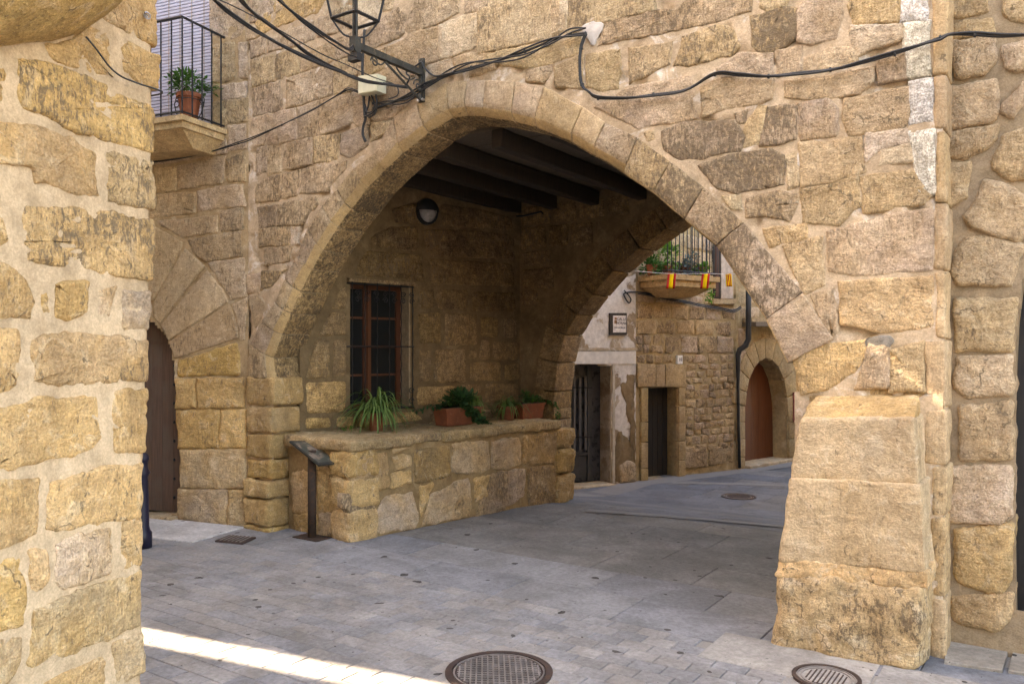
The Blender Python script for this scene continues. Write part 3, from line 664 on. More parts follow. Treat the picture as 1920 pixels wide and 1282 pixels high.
while z < 3.7:
    hgt = .2 + rnd() * .13; a = rb0 + .02
    while a < -.9:
        ln = .28 + rnd() * .3
        if all(not in_poly(x, y, [(RIN[0].x - .26, -1)] + [tuple(q) for q in ROUT] + [(RIN[-1].x + .26, -1)]) for x in (a, a + ln) for y in (z, z + hgt)):
            e = [(rnd() - .5) * .03 for _ in range(4)]
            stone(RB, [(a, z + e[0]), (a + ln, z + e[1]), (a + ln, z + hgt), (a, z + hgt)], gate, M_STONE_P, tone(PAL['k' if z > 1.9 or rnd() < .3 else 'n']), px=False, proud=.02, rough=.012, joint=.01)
        a += ln
    z += hgt
# ---- plain flank on the hidden side of the passage and the storey above
mb = MB(); mb.box((-.95, 7.4, 1.95), (.15, 0, 0), (0, 1.6, 0), (0, 0, 2.0)); mb.build('flank_wall', M_MORT_P, gate)
mb = MB(); mb.box((-3.9, 7.43, 5.8), (2.7, 0, 0), (0, 1.45, 0), (0, 0, 1.8)); mb.build('upper_storey', M_MORT_P, gate)
# ---- ceiling: boards over beams
for k, u in enumerate((-5.98, -5.44, -4.83, -4.2, -3.58, -2.95, -2.3, -1.7)):
    c8 = []
    for v in (5.93, 8.95):
        j = [(rnd() - .5) * .02 for _ in range(4)]; zb = 3.64 + (rnd() - .5) * .02
        c8 += [Vector((u - .06 + j[0], v, zb)), Vector((u + .06 + j[1], v, zb)), Vector((u + .06 + j[2], v, zb + .17)), Vector((u - .06 + j[3], v, zb + .17))]
    block(c8, M_BEAM, gate, 'ceiling_beam', r=.015, amp=.008, res=.2)
for k in range(15):
    v = 5.95 + k * .2; mb = MB(); mb.box((-3.7, v + .1, 3.83 + rnd() * .008), (2.75, 0, 0), (0, .097, 0), (0, 0, .02)); mb.build('ceiling_board', M_BOARD, gate)
# ---- iron rod hanging near the ceiling corner
mb = MB(); mb.tube([RB.pix(930, 408, .05), RB.pix(985, 406, .05), RB.pix(1018, 398, .05), RB.pix(1020, 402, .0)], .012, 6); mb.build('iron_rod', M_IRON, gate)

# ================================================================== BUTTRESS
bt = thing('buttress', (-1.1, 5.3, 0), 'thick worn sandstone buttress of three big blocks at the foot of the arch', 'buttress')
BT = Plane((0, 5.2), (1, 0))
def bq(q, back, h=0.0):
    P = [BT.at(*p) for p in q]
    return [BT.w(a, z, h) for a, z in P] + [BT.w(a, z, -back) for a, z in P]
block(bq([(1450, 1226), (1731, 1258), (1742, 1096), (1457, 1072)], .55, .04), M_BUTT, bt, 'buttress_stone', r=.055, amp=.034, res=.03, color=(.54, .4, .245, .5), freq=4)
block(bq([(1464, 1050), (1738, 1074), (1729, 907), (1481, 895)], .55, .022), M_BUTT, bt, 'buttress_stone', r=.014, amp=.013, res=.03, color=(.58, .45, .31, .2), freq=5)
block(bq([(1481, 899), (1724, 911), (1714, 782), (1500, 784)], .55), M_BUTT, bt, 'buttress_stone', r=.02, amp=.012, res=.03, color=(.58, .455, .32, .16), freq=5)
q = [BT.at(1500, 783), BT.at(1714, 781)]
C8 = [BT.w(q[0][0], q[0][1] - .06, -.03), BT.w(q[1][0], q[1][1] - .06, -.03), BT.w(q[1][0], q[1][1] - .005, -.03), BT.w(q[0][0], q[0][1] - .005, -.03),
      BT.w(q[0][0] + .03, q[0][1] - .06, -.5), BT.w(q[1][0] - .02, q[1][1] - .06, -.5), BT.w(q[1][0] - .02, q[1][1] + .2, -.5), BT.w(q[0][0] + .03, q[0][1] + .2, -.5)]
block(C8, M_STONE_L, bt, 'sloping_cap', r=.02, amp=.014, res=.04, color=(.48, .35, .2, .12))
# pale crumbling band between the lower two blocks
block(bq([(1455, 1078), (1742, 1104), (1741, 1070), (1461, 1046)], .55, .018), M_BUTT, bt, 'buttress_stone', r=.012, amp=.018, res=.02, color=(.72, .5, .29, .1), freq=7)
M_PATCH = mortar_mat('pale_pink_plaster', (.62, .45, .27), (.54, .37, .2), (.66, .52, .36), scale=3)
# ================================================================== LEFT HOUSE (door, balcony)
lh = thing('left_house', (-8.5, 5.4, 0), 'sandstone house with an arched studded door and a small balcony, left of the archway', 'house')
l0, l1 = LH.at(215, 600)[0], 0.0
door_px = [(215, 972), (334, 966), (337, 880), (330, 740), (327, 690), (320, 655), (306, 625), (288, 604), (260, 592), (215, 600)]
dh = [LH.at(*q) for q in door_px]
bl = [LH.at(*q) for q in [(240, 232), (396, 232), (396, -60), (240, -60)]]
sheet(LH, l0 - 1.5, l1, -.02, 5.9, .035, mortar_mat('lime_mortar_left_house', (.46, .34, .21), (.40, .285, .17), (.54, .44, .32)), lh, name='house_wall', holes=[dh, bl], amp=.005, low=.02, h0=-.006)
pd = LH.at(336, 970)
slab_poly([(pd[0] + .02, 0), (l1, 0), (l1, 7.2), (pd[0] + .02, 7.2)], LH, -.6, -.04, 'wall_core', M_MORT_F, lh) if False else None
slab_poly([(l0 - 4, 0), (l1, 0), (l1, 7.2), (l0 - 4, 7.2)], LH, -1.0, -.3, 'wall_core', M_MORT_F, lh)
stones(LH, cD, [
    ('m', [(-10, 110), (150, 105), (150, 232), (-10, 248)]), ('m', [(160, 100), (430, 40), (416, 190), (162, 226)]), ('b', [(440, 60), (530, 15), (555, 80), (546, 180), (450, 182)]),
    ('m', [(-10, 262), (260, 250), (262, 360), (-10, 392)]), ('m', [(274, 242), (415, 216), (530, 206), (540, 320), (276, 352)]), ('m', [(45, 412), (386, 382), (386, 470), (190, 502), (60, 430)]),
    ('b', [(404, 362), (526, 336), (532, 456), (406, 466)]), ('b', [(220, 522), (520, 472), (526, 610), (320, 642), (240, 580)]), ('g', [(340, 652), (540, 626), (550, 830), (468, 858), (400, 750)]),
    ('g', [(478, 892), (560, 852), (540, 1085), (525, 1088), (512, 1000)])], lh, M_STONE, 'm', rough=.005)
stones(LH, crop(280, 0, 2.914), [
    ('g', [(330, 0), (515, 0), (515, 200), (440, 215), (335, 190)]), ('g', [(342, 250), (460, 236), (460, 420), (440, 440), (342, 450)]), ('g', [(490, 240), (530, 230), (530, 420), (490, 422)]),
    ('g', [(392, 470), (522, 452), (522, 530), (396, 548)]), ('g', [(345, 562), (540, 540), (540, 660), (402, 680), (345, 672)]), ('w', [(432, 692), (525, 682), (525, 810), (436, 820)]),
    ('m', [(-20, 860), (140, 840), (420, 760), (425, 830), (150, 880), (-20, 900)])], lh, M_STONE, 'g')
c4 = crop(280, 440, 2.136)
stones(LH, c4, [
    ('y', [(108, 582), (186, 580), (188, 690), (110, 696)]), ('y', [(194, 577), (378, 574), (380, 692), (194, 696)]), ('o', [(112, 706), (284, 702), (280, 852), (120, 852)]), ('y', [(290, 702), (384, 702), (386, 852), (286, 852)]),
    ('w', [(124, 862), (388, 860), (388, 1010), (122, 1012)]), ('w', [(118, 1020), (312, 1020), (312, 1166), (116, 1150)]), ('w', [(320, 1020), (388, 1020), (392, 1190), (320, 1168)])], lh, M_STONE_L, 'w', rough=.012, proud=.03, jit=.01)
for code, q in [('g', [(30, 440), (190, 528), (190, 560), (22, 866), (-60, 880), (-60, 420)]), ('m', [(205, 562), (312, 672), (58, 1000), (22, 962), (20, 884)]), ('m', [(330, 692), (420, 802), (452, 872), (108, 1092), (66, 1010)]),
          ('k', [(457, 887), (502, 1000), (512, 1080), (140, 1198), (108, 1106)])]:
    stone(LH, cD(q), lh, M_STONE_S, tone({'g': (.46, .36, .265, .3), 'm': (.47, .375, .285, .25), 'k': (.36, .265, .18, .55)}[code], .12), name='voussoir', proud=.006, rough=.002, joint=-.002, jit=.002, depth=.22, corner=.004)
stone(LH, c4([(104, 502), (354, 428), (374, 566), (106, 572)]), lh, M_STONE_L, (.5, .34, .13, .3), name='voussoir', proud=.012, depth=.22)
# door of planks with iron studs
M_DOOR = wood_mat('old_grey_door', (.14, .085, .062), (.09, .056, .042), .85, worn=(.12, .09, .07))
D0 = -.2
dl, dr = l0, LH.at(342, 800)[0]; dz = LH.at(260, 590)[1] + .05; db = LH.at(300, 966)[1]
door = slab_poly([(dl, db), (dr, db), (dr, dz), (dl, dz)], LH, D0 - .04, D0 - .015, 'door', M_BEAM, lh)
a = dr
while a > dl:
    w_ = .15 + rnd() * .03; m = MB(); m.hexa([LH.w(a - w_ + .004, db, D0), LH.w(a, db, D0), LH.w(a, dz, D0), LH.w(a - w_ + .004, dz, D0)], [LH.w(a - w_ + .004, db, D0 - .02), LH.w(a, db, D0 - .02), LH.w(a, dz, D0 - .02), LH.w(a - w_ + .004, dz, D0 - .02)])
    m.build('door_plank', M_DOOR, door); a -= w_
for px in (301, 321):
    for py in range(640, 950, 29 if px == 321 else 36):
        m = MB(); q = LH.pix(px, py + (px == 301) * 10, D0 + .002); m.tube([q, q + LH.n * .008, q + LH.n * .014], [.019, .016, .005], 7); m.build('door_stud', M_IRON, door)
m = MB(); q0, q1 = LH.at(200, 642), LH.at(330, 642); m.hexa([LH.w(q0[0], q0[1] - .02, D0 + .012), LH.w(q1[0], q1[1] - .02, D0 + .012), LH.w(q1[0], q1[1] + .01, D0 + .012), LH.w(q0[0], q0[1] + .01, D0 + .012)], [LH.w(q0[0], q0[1] - .02, D0), LH.w(q1[0], q1[1] - .02, D0), LH.w(q1[0], q1[1] + .01, D0), LH.w(q0[0], q0[1] + .01, D0)]); m.build('door_rail', M_DOOR, door)
st = [LH.at(215, 966), LH.at(336, 966)]
block([LH.w(st[0][0], -.02, .12), LH.w(st[1][0], -.02, .12), LH.w(st[1][0], st[1][1], .12), LH.w(st[0][0], st[0][1], .12), LH.w(st[0][0], -.02, -.3), LH.w(st[1][0], -.02, -.3), LH.w(st[1][0], st[1][1], -.3), LH.w(st[0][0], st[0][1], -.3)], M_STONE_S, lh, 'door_step', color=(.45, .38, .28, .05))
# balcony
ba = LH.at(425, 240)[0]; bz = LH.at(425, 243)[1]; bw, bp = 2.2, .62
bal = MB()
for (z0, z1, o) in ((0, -.055, 0), (-.055, -.12, -.03), (-.12, -.26, -.06)):
    oo = o if o > -.06 else -.06
    bal.hexa([LH.w(ba - bw, bz + z0, bp + o), LH.w(ba + o, bz + z0, bp + o), LH.w(ba + o, bz + z0, -.05), LH.w(ba - bw, bz + z0, -.05)],
             [LH.w(ba - bw, bz + z1 + .002, bp + oo - (.25 if o < -.05 else 0)), LH.w(ba + oo - (.1 if o < -.05 else 0), bz + z1 + .002, bp + oo - (.25 if o < -.05 else 0)), LH.w(ba + oo - (.1 if o < -.05 else 0), bz + z1 + .002, -.05), LH.w(ba - bw, bz + z1 + .002, -.05)])
balc = bal.build('balcony', M_STONE_S, lh, color=(.5, .38, .23, .12))
rz0, rz1 = bz + .02, bz + .98; e = .04
for nm, zz, r in (('bottom_rail', rz0 + .02, .011), ('handrail', rz1, .014)):
    m = MB(); m.tube([LH.w(ba - bw, zz, bp - e), LH.w(ba - e, zz, bp - e), LH.w(ba - e, zz, -.02)], r, 6); m.build(nm, M_IRON, balc)
for k in range(14):
    m = MB(); m.tube([LH.w(ba - e - k * .14, rz0, bp - e), LH.w(ba - e - k * .14, rz1, bp - e)], .009, 6); m.build('baluster', M_IRON, balc)
for k in range(1, 5):
    m = MB(); m.tube([LH.w(ba - e, rz0, bp - e - k * .135), LH.w(ba - e, rz1, bp - e - k * .135)], .009, 6); m.build('baluster', M_IRON, balc)
# roller blind of thin slats in the balcony doorway
M_BLIND = paint_mat('lilac_grey_blind', (.46, .45, .55), .6, 0, .1, 50, .1)
b0, b1 = LH.at(240, 100)[0], LH.at(394, 100)[0]; V = []; Fc = []; zb, zt, nn = bz + .005, bz + 2.3, 64
for k in range(nn):
    z0 = zb + (zt - zb) * k / nn; z1 = zb + (zt - zb) * (k + .82) / nn
    i = len(V); V += [LH.w(b0, z0, -.055), LH.w(b1, z0, -.055), LH.w(b1, z0 + .004, -.04), LH.w(b0, z0 + .004, -.04), LH.w(b1, z1, -.04), LH.w(b0, z1, -.04), LH.w(b1, z1 + .004, -.055), LH.w(b0, z1 + .004, -.055)]
    Fc += [(i, i + 1, i + 2, i + 3), (i + 3, i + 2, i + 4, i + 5), (i + 5, i + 4, i + 6, i + 7)]
blind = mesh('roller_blind', V, Fc, M_BLIND, lh, kind='stuff')
m = MB(); m.hexa([LH.w(b0, zb, -.06), LH.w(b1, zb, -.06), LH.w(b1, zt, -.06), LH.w(b0, zt, -.06)], [LH.w(b0, zb, -.07), LH.w(b1, zb, -.07), LH.w(b1, zt, -.07), LH.w(b0, zt, -.07)]); m.build('blind_backing', paint_mat('dark_gap', (.07, .07, .09), .9), lh)
for px in (312, 333, 355, 378):
    m = MB(); a = LH.at(px, 100)[0]; m.tube([LH.w(a, zb, -.035), LH.w(a, zt, -.035)], .004, 4); m.build('blind_cord', M_REV, lh)

# ================================================================== CORNER HOUSE (near wall on the left)
ch = thing('corner_house', (LWC.x - .5, LWC.y - .6, 0), 'near corner wall of ochre sandstone blocks in wide pale mortar', 'house')
edge_px = [(296, -60), (292, 150), (292, 300), (288, 420), (286, 560), (281, 700), (277, 850), (272, 960), (270, 1060), (272, 1160), (272, 1282), (273, 1400)]
EP = [LW.at(*q) for q in edge_px]
def edge_a(z):
    for (a0, z0), (a1, z1) in zip(EP, EP[1:]):
        if z1 <= z <= z0: return a0 + (a1 - a0) * (z0 - z) / (z0 - z1)
    return EP[0][0] if z > EP[0][1] else EP[-1][0]
# pointing sheet whose far edge follows the worn corner and turns round it
V = []; Fc = []; na, nz_ = 70, 240; zt = 3.9
for j in range(nz_ + 1):
    z = -.02 + (zt + .02) * j / nz_; ea = edge_a(z) + nz((0, z, 5), 9) * .012 + nz((0, z, 5), 25) * .006
    for i in range(na + 5):
        if i <= na:
            a = ea - 1.9 * (1 - i / na); h = -.004 + nz((a, z, 8), 7) * .006 + nz((a, z, 8), 19) * .005
            if i > na - 3: h -= (.002, .008, .022)[i - na + 2]
        else:
            a = ea - (.004, .01, .02, .03)[i - na - 1]; h = -(.05, .12, .3, .6)[i - na - 1]
        V.append(LW.w(a, z, h))
nw = na + 5
for j in range(nz_):
    for i in range(nw - 1): Fc.append((j * nw + i, j * nw + i + 1, (j + 1) * nw + i + 1, (j + 1) * nw + i))
mesh('house_wall', V, Fc, M_MORT_L, ch, True)
L1 = crop(0, 0, 3.205); L2 = crop(0, 380, 3.205); L3 = crop(0, 720, 2.28)
kw = dict(proud=.007, joint=-.003, rough=.0095, res=.02, jit=.009, edge=.008, corner=.006, fissure=True)
stones(LW, L1, [
    ('o', [(280, 270), (450, 230), (560, 160), (650, 190), (692, 470), (560, 440), (400, 390), (300, 330)]), ('o', [(620, 100), (690, 0), (946, 0), (944, 292), (850, 240)]), ('o', [(725, 290), (780, 260), (944, 332), (944, 540), (830, 500), (740, 420)]),
    ('o', [(-60, 420), (25, 420), (25, 610), (-60, 620)]), ('O', [(105, 340), (280, 370), (520, 450), (760, 570), (938, 650), (938, 920), (640, 850), (440, 790), (150, 640), (105, 520)]),
    ('o', [(-20, 730), (180, 740), (440, 830), (580, 930), (600, 1190), (440, 1160), (210, 1100), (190, 1010), (-20, 960)]), ('b', [(640, 900), (936, 970), (932, 1260), (650, 1220)])], ch, M_STONE_L, 'o', **kw)
stones(LW, L2, [
    ('O', [(150, 20), (500, 20), (928, 110), (918, 462), (700, 450), (480, 400), (160, 360), (110, 230)]), ('o', [(-60, 70), (30, 80), (45, 230), (-60, 290)]), ('o', [(-60, 350), (80, 380), (160, 460), (210, 600), (190, 710), (-60, 680)]),
    ('o', [(250, 540), (288, 520), (306, 680), (256, 690)]), ('o', [(335, 480), (545, 470), (530, 660), (400, 710), (335, 680)]), ('m', [(590, 520), (710, 500), (660, 700), (590, 670)]), ('m', [(745, 530), (908, 530), (900, 765), (740, 750)]),
    ('o', [(185, 820), (350, 780), (640, 790), (894, 830), (890, 1070), (640, 1085), (440, 1100), (190, 1080)]), ('o', [(-60, 750), (110, 770), (140, 1020), (100, 1120), (-60, 1190)])], ch, M_STONE_L, 'o', **kw)
stones(LW, L3, [
    ('o', [(-50, 110), (200, 55), (420, 55), (440, 220), (380, 290), (20, 375), (-50, 370)]), ('o', [(490, 30), (636, 15), (624, 290), (490, 290), (475, 200)]), ('o', [(215, 420), (440, 350), (618, 340), (612, 565), (240, 635), (200, 620)]),
    ('o', [(-50, 420), (170, 400), (165, 640), (-50, 720)]), ('m', [(235, 680), (370, 625), (480, 615), (485, 680), (470, 810), (270, 880), (240, 840)]), ('o', [(530, 590), (612, 575), (608, 780), (530, 795), (512, 700)]),
    ('o', [(130, 710), (205, 695), (210, 850), (160, 910), (130, 870)]), ('o', [(-50, 760), (105, 720), (115, 900), (105, 1030), (-50, 1080)]), ('m', [(140, 960), (400, 860), (608, 800), (606, 1030), (130, 1230), (110, 1200)]),
    ('m', [(485, 1110), (618, 1060), (622, 1230), (500, 1290)]), ('o', [(180, 1282), (440, 1160), (462, 1180), (440, 1330), (150, 1400)]), ('m', [(-50, 1090), (100, 1080), (90, 1200), (20, 1290), (-50, 1300)])], ch, M_STONE_L, 'o', **kw)
# building volume behind that wall
bk = Vector((-.972, -.234, 0)); nC = LWC - LW.n * .35 - LW.d * .02; far = nC - LW.d * 9
v0 = [nC, far, far + bk * 9, nC + bk * 9]
mb = MB(); mb.hexa([Vector((p.x, p.y, 0)) for p in v0], [Vector((p.x, p.y, 7.5)) for p in v0]); mb.build('house_body', M_MORT_L, ch)
# wall face above and beyond the part in view
c = LWC - LW.d * 5.5
mb = MB(); p_ = LWC - LW.n * .02; mb.hexa([LW.w(-9, 0, -.3), LW.w(-1.85, 0, -.3), LW.w(-1.85, 7.5, -.3), LW.w(-9, 7.5, -.3)], [LW.w(-9, 0, -.01), LW.w(-1.85, 0, -.01), LW.w(-1.85, 7.5, -.01), LW.w(-9, 7.5, -.01)])
mb.hexa([LW.w(-1.85, 3.88, -.3), LW.w(-.06, 3.88, -.3), LW.w(-.06, 7.5, -.3), LW.w(-1.85, 7.5, -.3)], [LW.w(-1.85, 3.88, -.01), LW.w(-.06, 3.88, -.01), LW.w(-.06, 7.5, -.01), LW.w(-1.85, 7.5, -.01)])
mb.build('far_wall_face', M_MORT_L, ch)
# rounded stone corbel carrying the balcony overhead: lofted from the wall outwards
prof = [(-120, 90), (-60, 88), (0, 86), (50, 82), (95, 76), (130, 66), (160, 48), (185, 26), (206, -2), (222, -30), (232, -70)]
PA = [LW.at(*q) for q in prof]; V = []; Fc = []; K = 9
for k in range(K + 1):
    t = k / K; out = .5 * t; lift = .34 * t ** 1.8; pull = .12 * t
    for i, (a, z) in enumerate(PA):
        p = LW.w(a - pull * (i / len(PA)), z + lift + .01 * nz((a, z, t), 9), out)
        V.append(p)
m_ = len(PA)
for k in range(K):
    for i in range(m_ - 1): Fc.append((k * m_ + i, k * m_ + i + 1, (k + 1) * m_ + i + 1, (k + 1) * m_ + i))
zc = 4.3; b_ = len(V)
for k in range(K + 1):
    V.append(LW.w(PA[0][0], zc, .5 * k / K)); V.append(LW.w(PA[-1][0], zc, .5 * k / K))
for k in range(K):
    Fc.append((b_ + 2 * k, b_ + 2 * k + 1, b_ + 2 * k + 3, b_ + 2 * k + 2)); Fc.append((k * m_, (k + 1) * m_, b_ + 2 * k + 2, b_ + 2 * k)); Fc.append((k * m_ + m_ - 1, b_ + 2 * k + 1, b_ + 2 * k + 3, (k + 1) * m_ + m_ - 1))
Fc.append(tuple(range(K * m_, K * m_ + m_)) + (b_ + 2 * K + 1, b_ + 2 * K))
fix_normals(mesh('corbel', V, Fc, M_STONE_L, ch, True, color=(.5, .36, .17, .3)))
m = MB(); q = LW.pix(266, 31, .0); m.tube([q, q + LW.n * .03], .009, 7); m.tube([q + LW.n * .03 + Vector((math.cos(t) * .0, math.sin(t) * .015, math.cos(t) * .015)) for t in [i * .6 for i in range(12)]], .004, 5)
m.build('wall_hook', paint_mat('zinc', (.5, .5, .52), .35, .9), ch)

# ================================================================== RIGHT HOUSE
rhs = thing('right_house', (.3, 5.9, 0), 'sandstone house with rough quoins beside a tall dark arched door, right of the archway', 'house')
cH = crop(1720, 0, 2.135); cI = crop(1720, 560, 1.885)
drp = [(1905, 1138), (1900, 1000), (1901, 800), (1903, 700), (1908, 600), (1916, 540), (1925, 505), (1940, 470), (1990, 420), (2120, 380), (2300, 400), (2300, 1200)]
DP = [RW.at(*q) for q in drp]
ra0, ra1 = RW.at(1755, 600)[0], 3.2
sheet(RW, ra0 - .2, ra1, -.02, 4.6, .03, M_MORT_R, rhs, name='house_wall', hole=[DP[0]] + DP[1:], amp=.006, low=.012)
slab_poly([(ra0 - .1, 0), (DP[0][0] + .0, 0)] + [(a + .0, z) for a, z in DP[1:10]] + [(ra1, DP[9][1] + .05), (ra1, 7.4), (ra0 - .1, 7.4)], RW, -.45, -.04, 'wall_core', M_MORT_R, rhs)
kw = dict(proud=.03, joint=-.012, rough=.011, res=.03, jit=.01, depth=.1, corner=.014)
stones(RW, cH, [
    [(105, 0), (290, 0), (285, 50), (110, 80)], [(345, 0), (460, 0), (460, 95), (370, 92), (345, 60)], [(130, 110), (300, 70), (315, 140), (200, 150), (135, 160)], [(135, 172), (310, 152), (320, 240), (270, 300), (155, 315), (140, 250)], [(340, 190), (460, 160), (460, 285), (350, 285)],
    [(110, 350), (310, 322), (325, 450), (300, 490), (110, 515)], [(100, 540), (330, 500), (320, 560), (200, 640), (110, 632)], [(340, 430), (427, 330), (440, 400), (380, 470), (345, 460)], [(300, 640), (350, 540), (427, 515), (480, 560), (470, 720), (380, 725), (300, 680)],
    [(105, 660), (215, 650), (195, 790), (105, 835)], [(190, 870), (270, 720), (360, 730), (440, 810), (420, 960), (400, 970), (220, 910)]], rhs, M_STONE, 'm', **kw)
kw2 = dict(kw); kw2['depth'] = .4
stones(RW, cH, [[(130, 1080), (190, 950), (300, 940), (424, 985), (398, 1080), (385, 1150), (160, 1140)]], rhs, M_STONE, 'm', **kw2)
stones(RW, cI, [[(135, 0), (350, 0), (334, 185), (140, 190)], [(135, 210), (334, 200), (334, 335), (180, 350), (130, 310)], [(150, 380), (334, 362), (334, 565), (150, 570)], [(115, 592), (334, 590), (334, 770), (290, 795), (110, 785)],
    ('y', [(130, 815), (336, 792), (330, 1000), (290, 1050), (140, 1000)]), ('y', [(115, 1052), (336, 1042), (325, 1130), (270, 1172), (130, 1140)])], rhs, M_STONE, 'm', **kw2)
m = MB(); x0 = DP[0][0] - .1
M_BLACKDOOR = wood_mat('black_door', (.016, .016, .018), (.024, .024, .026), .5)
d2 = slab_poly([(x0, -.02), (ra1, -.02), (ra1, 3.6), (x0, 3.6)], RW, -.36, -.3, 'door', M_BLACKDOOR, rhs)
for k in range(7):
    m = MB(); m.hexa([RW.w(x0 + .05 + k * .24, .05, -.297), RW.w(x0 + .27 + k * .24, .05, -.297), RW.w(x0 + .27 + k * .24, 3.4, -.297), RW.w(x0 + .05 + k * .24, 3.4, -.297)], [RW.w(x0 + .05 + k * .24, .05, -.28), RW.w(x0 + .27 + k * .24, .05, -.28), RW.w(x0 + .27 + k * .24, 3.4, -.28), RW.w(x0 + .05 + k * .24, 3.4, -.28)]); m.build('door_plank', M_BLACKDOOR, d2)
# ================================================================== REAR HOUSES seen through the arch
VPX = 3300.0
def ry(x, y, x0=1190):                       # a level course on the rear house: its height at photo column x
    return HY - (HY - y) * (VPX - x) / (VPX - x0)
rh_ = thing('rear_stone_house', (RH.p.x, RH.p.y, -.46), 'rubble stone house with a low dark doorway and a planted balcony, behind the arch', 'house')
ph_ = thing('plastered_house', (RH.w(RH.at(1120, 900)[0], 0).x, RH.w(RH.at(1120, 900)[0], 0).y, -.46), 'patchy white plastered house with a barred metal door, behind the arch', 'house')
zb = -.6; rA, rB = RH.at(1191, 700)[0], RH.at(1380, 700)[0]
def rp(x, y): return RH.at(x, y)
d2h = [rp(1213, 905), rp(1270, 905), rp(1270, 726), rp(1213, 726)]
w2h = [rp(1337, 562), rp(1350, 562), rp(1350, 400), rp(1337, 400)]
M_MORT_B = mortar_mat('lime_mortar_rear', (.46, .35, .2), (.38, .28, .16), (.5, .4, .27))
sheet(RH, rA, rB, zb, 5.6, .05, M_MORT_B, rh_, name='house_wall', holes=[d2h], amp=.012, low=.03)
slab_poly([(rA, zb), (d2h[0][0], zb), (d2h[0][0], d2h[2][1]), (d2h[1][0], d2h[2][1]), (d2h[1][0], zb), (rB, zb), (rB, 9), (rA, 9)], RH, -.6, -.05, 'wall_core', M_MORT_B, rh_)
ck = dict(proud=.014, joint=.004, rough=.016, res=.07, jit=.014, depth=.09, corner=.012)
def course(x0, x1, y0, y1, wmin, wmax, tones='bgw', irr=3.5):
    x = x0
    while x < x1 - 4:
        w_ = min(wmin + rnd() * (wmax - wmin), x1 - x)
        if x1 - x - w_ < wmin * .6: w_ = x1 - x
        j = [(rnd() - .5) * irr for _ in range(4)]
        stone(RH, [(x + .5, ry(x, y0) + j[0]), (x + w_ - .5, ry(x + w_, y0) + j[1]), (x + w_ - .5, ry(x + w_, y1) + j[2]), (x + .5, ry(x, y1) + j[3])], rh_, M_STONE, tone(PAL[random.choice(tones)]), **ck)
        x += w_
for y0, y1, a, b in ((430, 458, 25, 45), (460, 490, 25, 45), (492, 520, 25, 45), (524, 548, 20, 40), (550, 566, 20, 40)): course(1192, 1336 if y0 < 545 else 1379, y0, y1, a, b, 'gwm')
course(1192, 1379, 568, 596, 22, 36, 'bgw'); course(1192, 1372, 598, 626, 25, 40, 'bbw'); course(1192, 1245, 628, 645, 12, 20, 'bg', 3); course(1192, 1245, 645, 662, 12, 20, 'bg', 3); course(1246, 1376, 629, 663, 24, 38, 'bbg')
course(1192, 1262, 665, 681, 12, 22, 'bgw', 3); course(1278, 1376, 665, 682, 14, 26, 'wbm', 3)
yy = 684
while yy < 850:
    hgt = 12 + rnd() * 8; course(1284 if yy < 840 else 1280, 1376, yy, yy + hgt, 11, 24, 'bgwbm', 5); yy += hgt
course(1276, 1376, 851, 890, 30, 55, 'bgb', 4)
# doorway of dressed stone
def dressed(q, c, parent=rh_, P=RH, h=.05, back=.3, **kw):
    A = [P.at(*p) for p in q]
    block([P.w(a, z, h) for a, z in A] + [P.w(a, z, -back) for a, z in A], M_STONE_S, parent, 'jamb_stone', r=.012, amp=.005, res=.12, color=tone(c, .06), **kw)
for q in ([(1193, 725), (1226, 725), (1226, 683), (1193, 682)], [(1227, 725), (1244, 725), (1244, 683), (1227, 683)], [(1245, 725), (1284, 726), (1284, 684), (1245, 683)]): dressed(q, (.42, .32, .2, .2))
for y0, y1 in ((727, 790), (791, 828), (829, 877), (878, 909)):
    dressed([(1199 if y0 > 740 else 1200, y1), (1212, y1), (1212, y0), (1199, y0)], (.42, .32, .18, .22)); 
for y0, y1 in ((727, 760), (761, 792), (793, 826), (827, 862), (863, 898)): dressed([(1270, y1), (1282, y1), (1282, y0), (1270, y0)], (.42, .32, .19, .18))
q = [RH.at(1213, 905), RH.at(1270, 905), RH.at(1270, 727), RH.at(1213, 727)]
M_DARKDOOR = wood_mat('near_black_door', (.012, .01, .009), (.02, .016, .014), .7)
dr_ = slab_poly(q, RH, -.3, -.27, 'door', M_DARKDOOR, rh_)
for k in range(6):
    a0 = q[0][0] + (q[1][0] - q[0][0]) * k / 6; a1 = q[0][0] + (q[1][0] - q[0][0]) * (k + .94) / 6; m = MB()
    m.hexa([RH.w(a0, q[0][1], -.268), RH.w(a1, q[0][1], -.268), RH.w(a1, q[2][1], -.268), RH.w(a0, q[2][1], -.268)], [RH.w(a0, q[0][1], -.255), RH.w(a1, q[0][1], -.255), RH.w(a1, q[2][1], -.255), RH.w(a0, q[2][1], -.255)]); m.build('door_plank', M_DARKDOOR, dr_)
g0, g1 = RH.at(1210, 899), RH.at(1272, 893)
block([RH.w(g0[0], zb, .06), RH.w(g1[0], zb, .06), RH.w(g1[0], g1[1], .06), RH.w(g0[0], g0[1], .06), RH.w(g0[0], zb, -.28), RH.w(g1[0], zb, -.28), RH.w(g1[0], g1[1], -.28), RH.w(g0[0], g0[1], -.28)], M_STONE_S, rh_, 'door_step', color=(.42, .35, .26, .05))
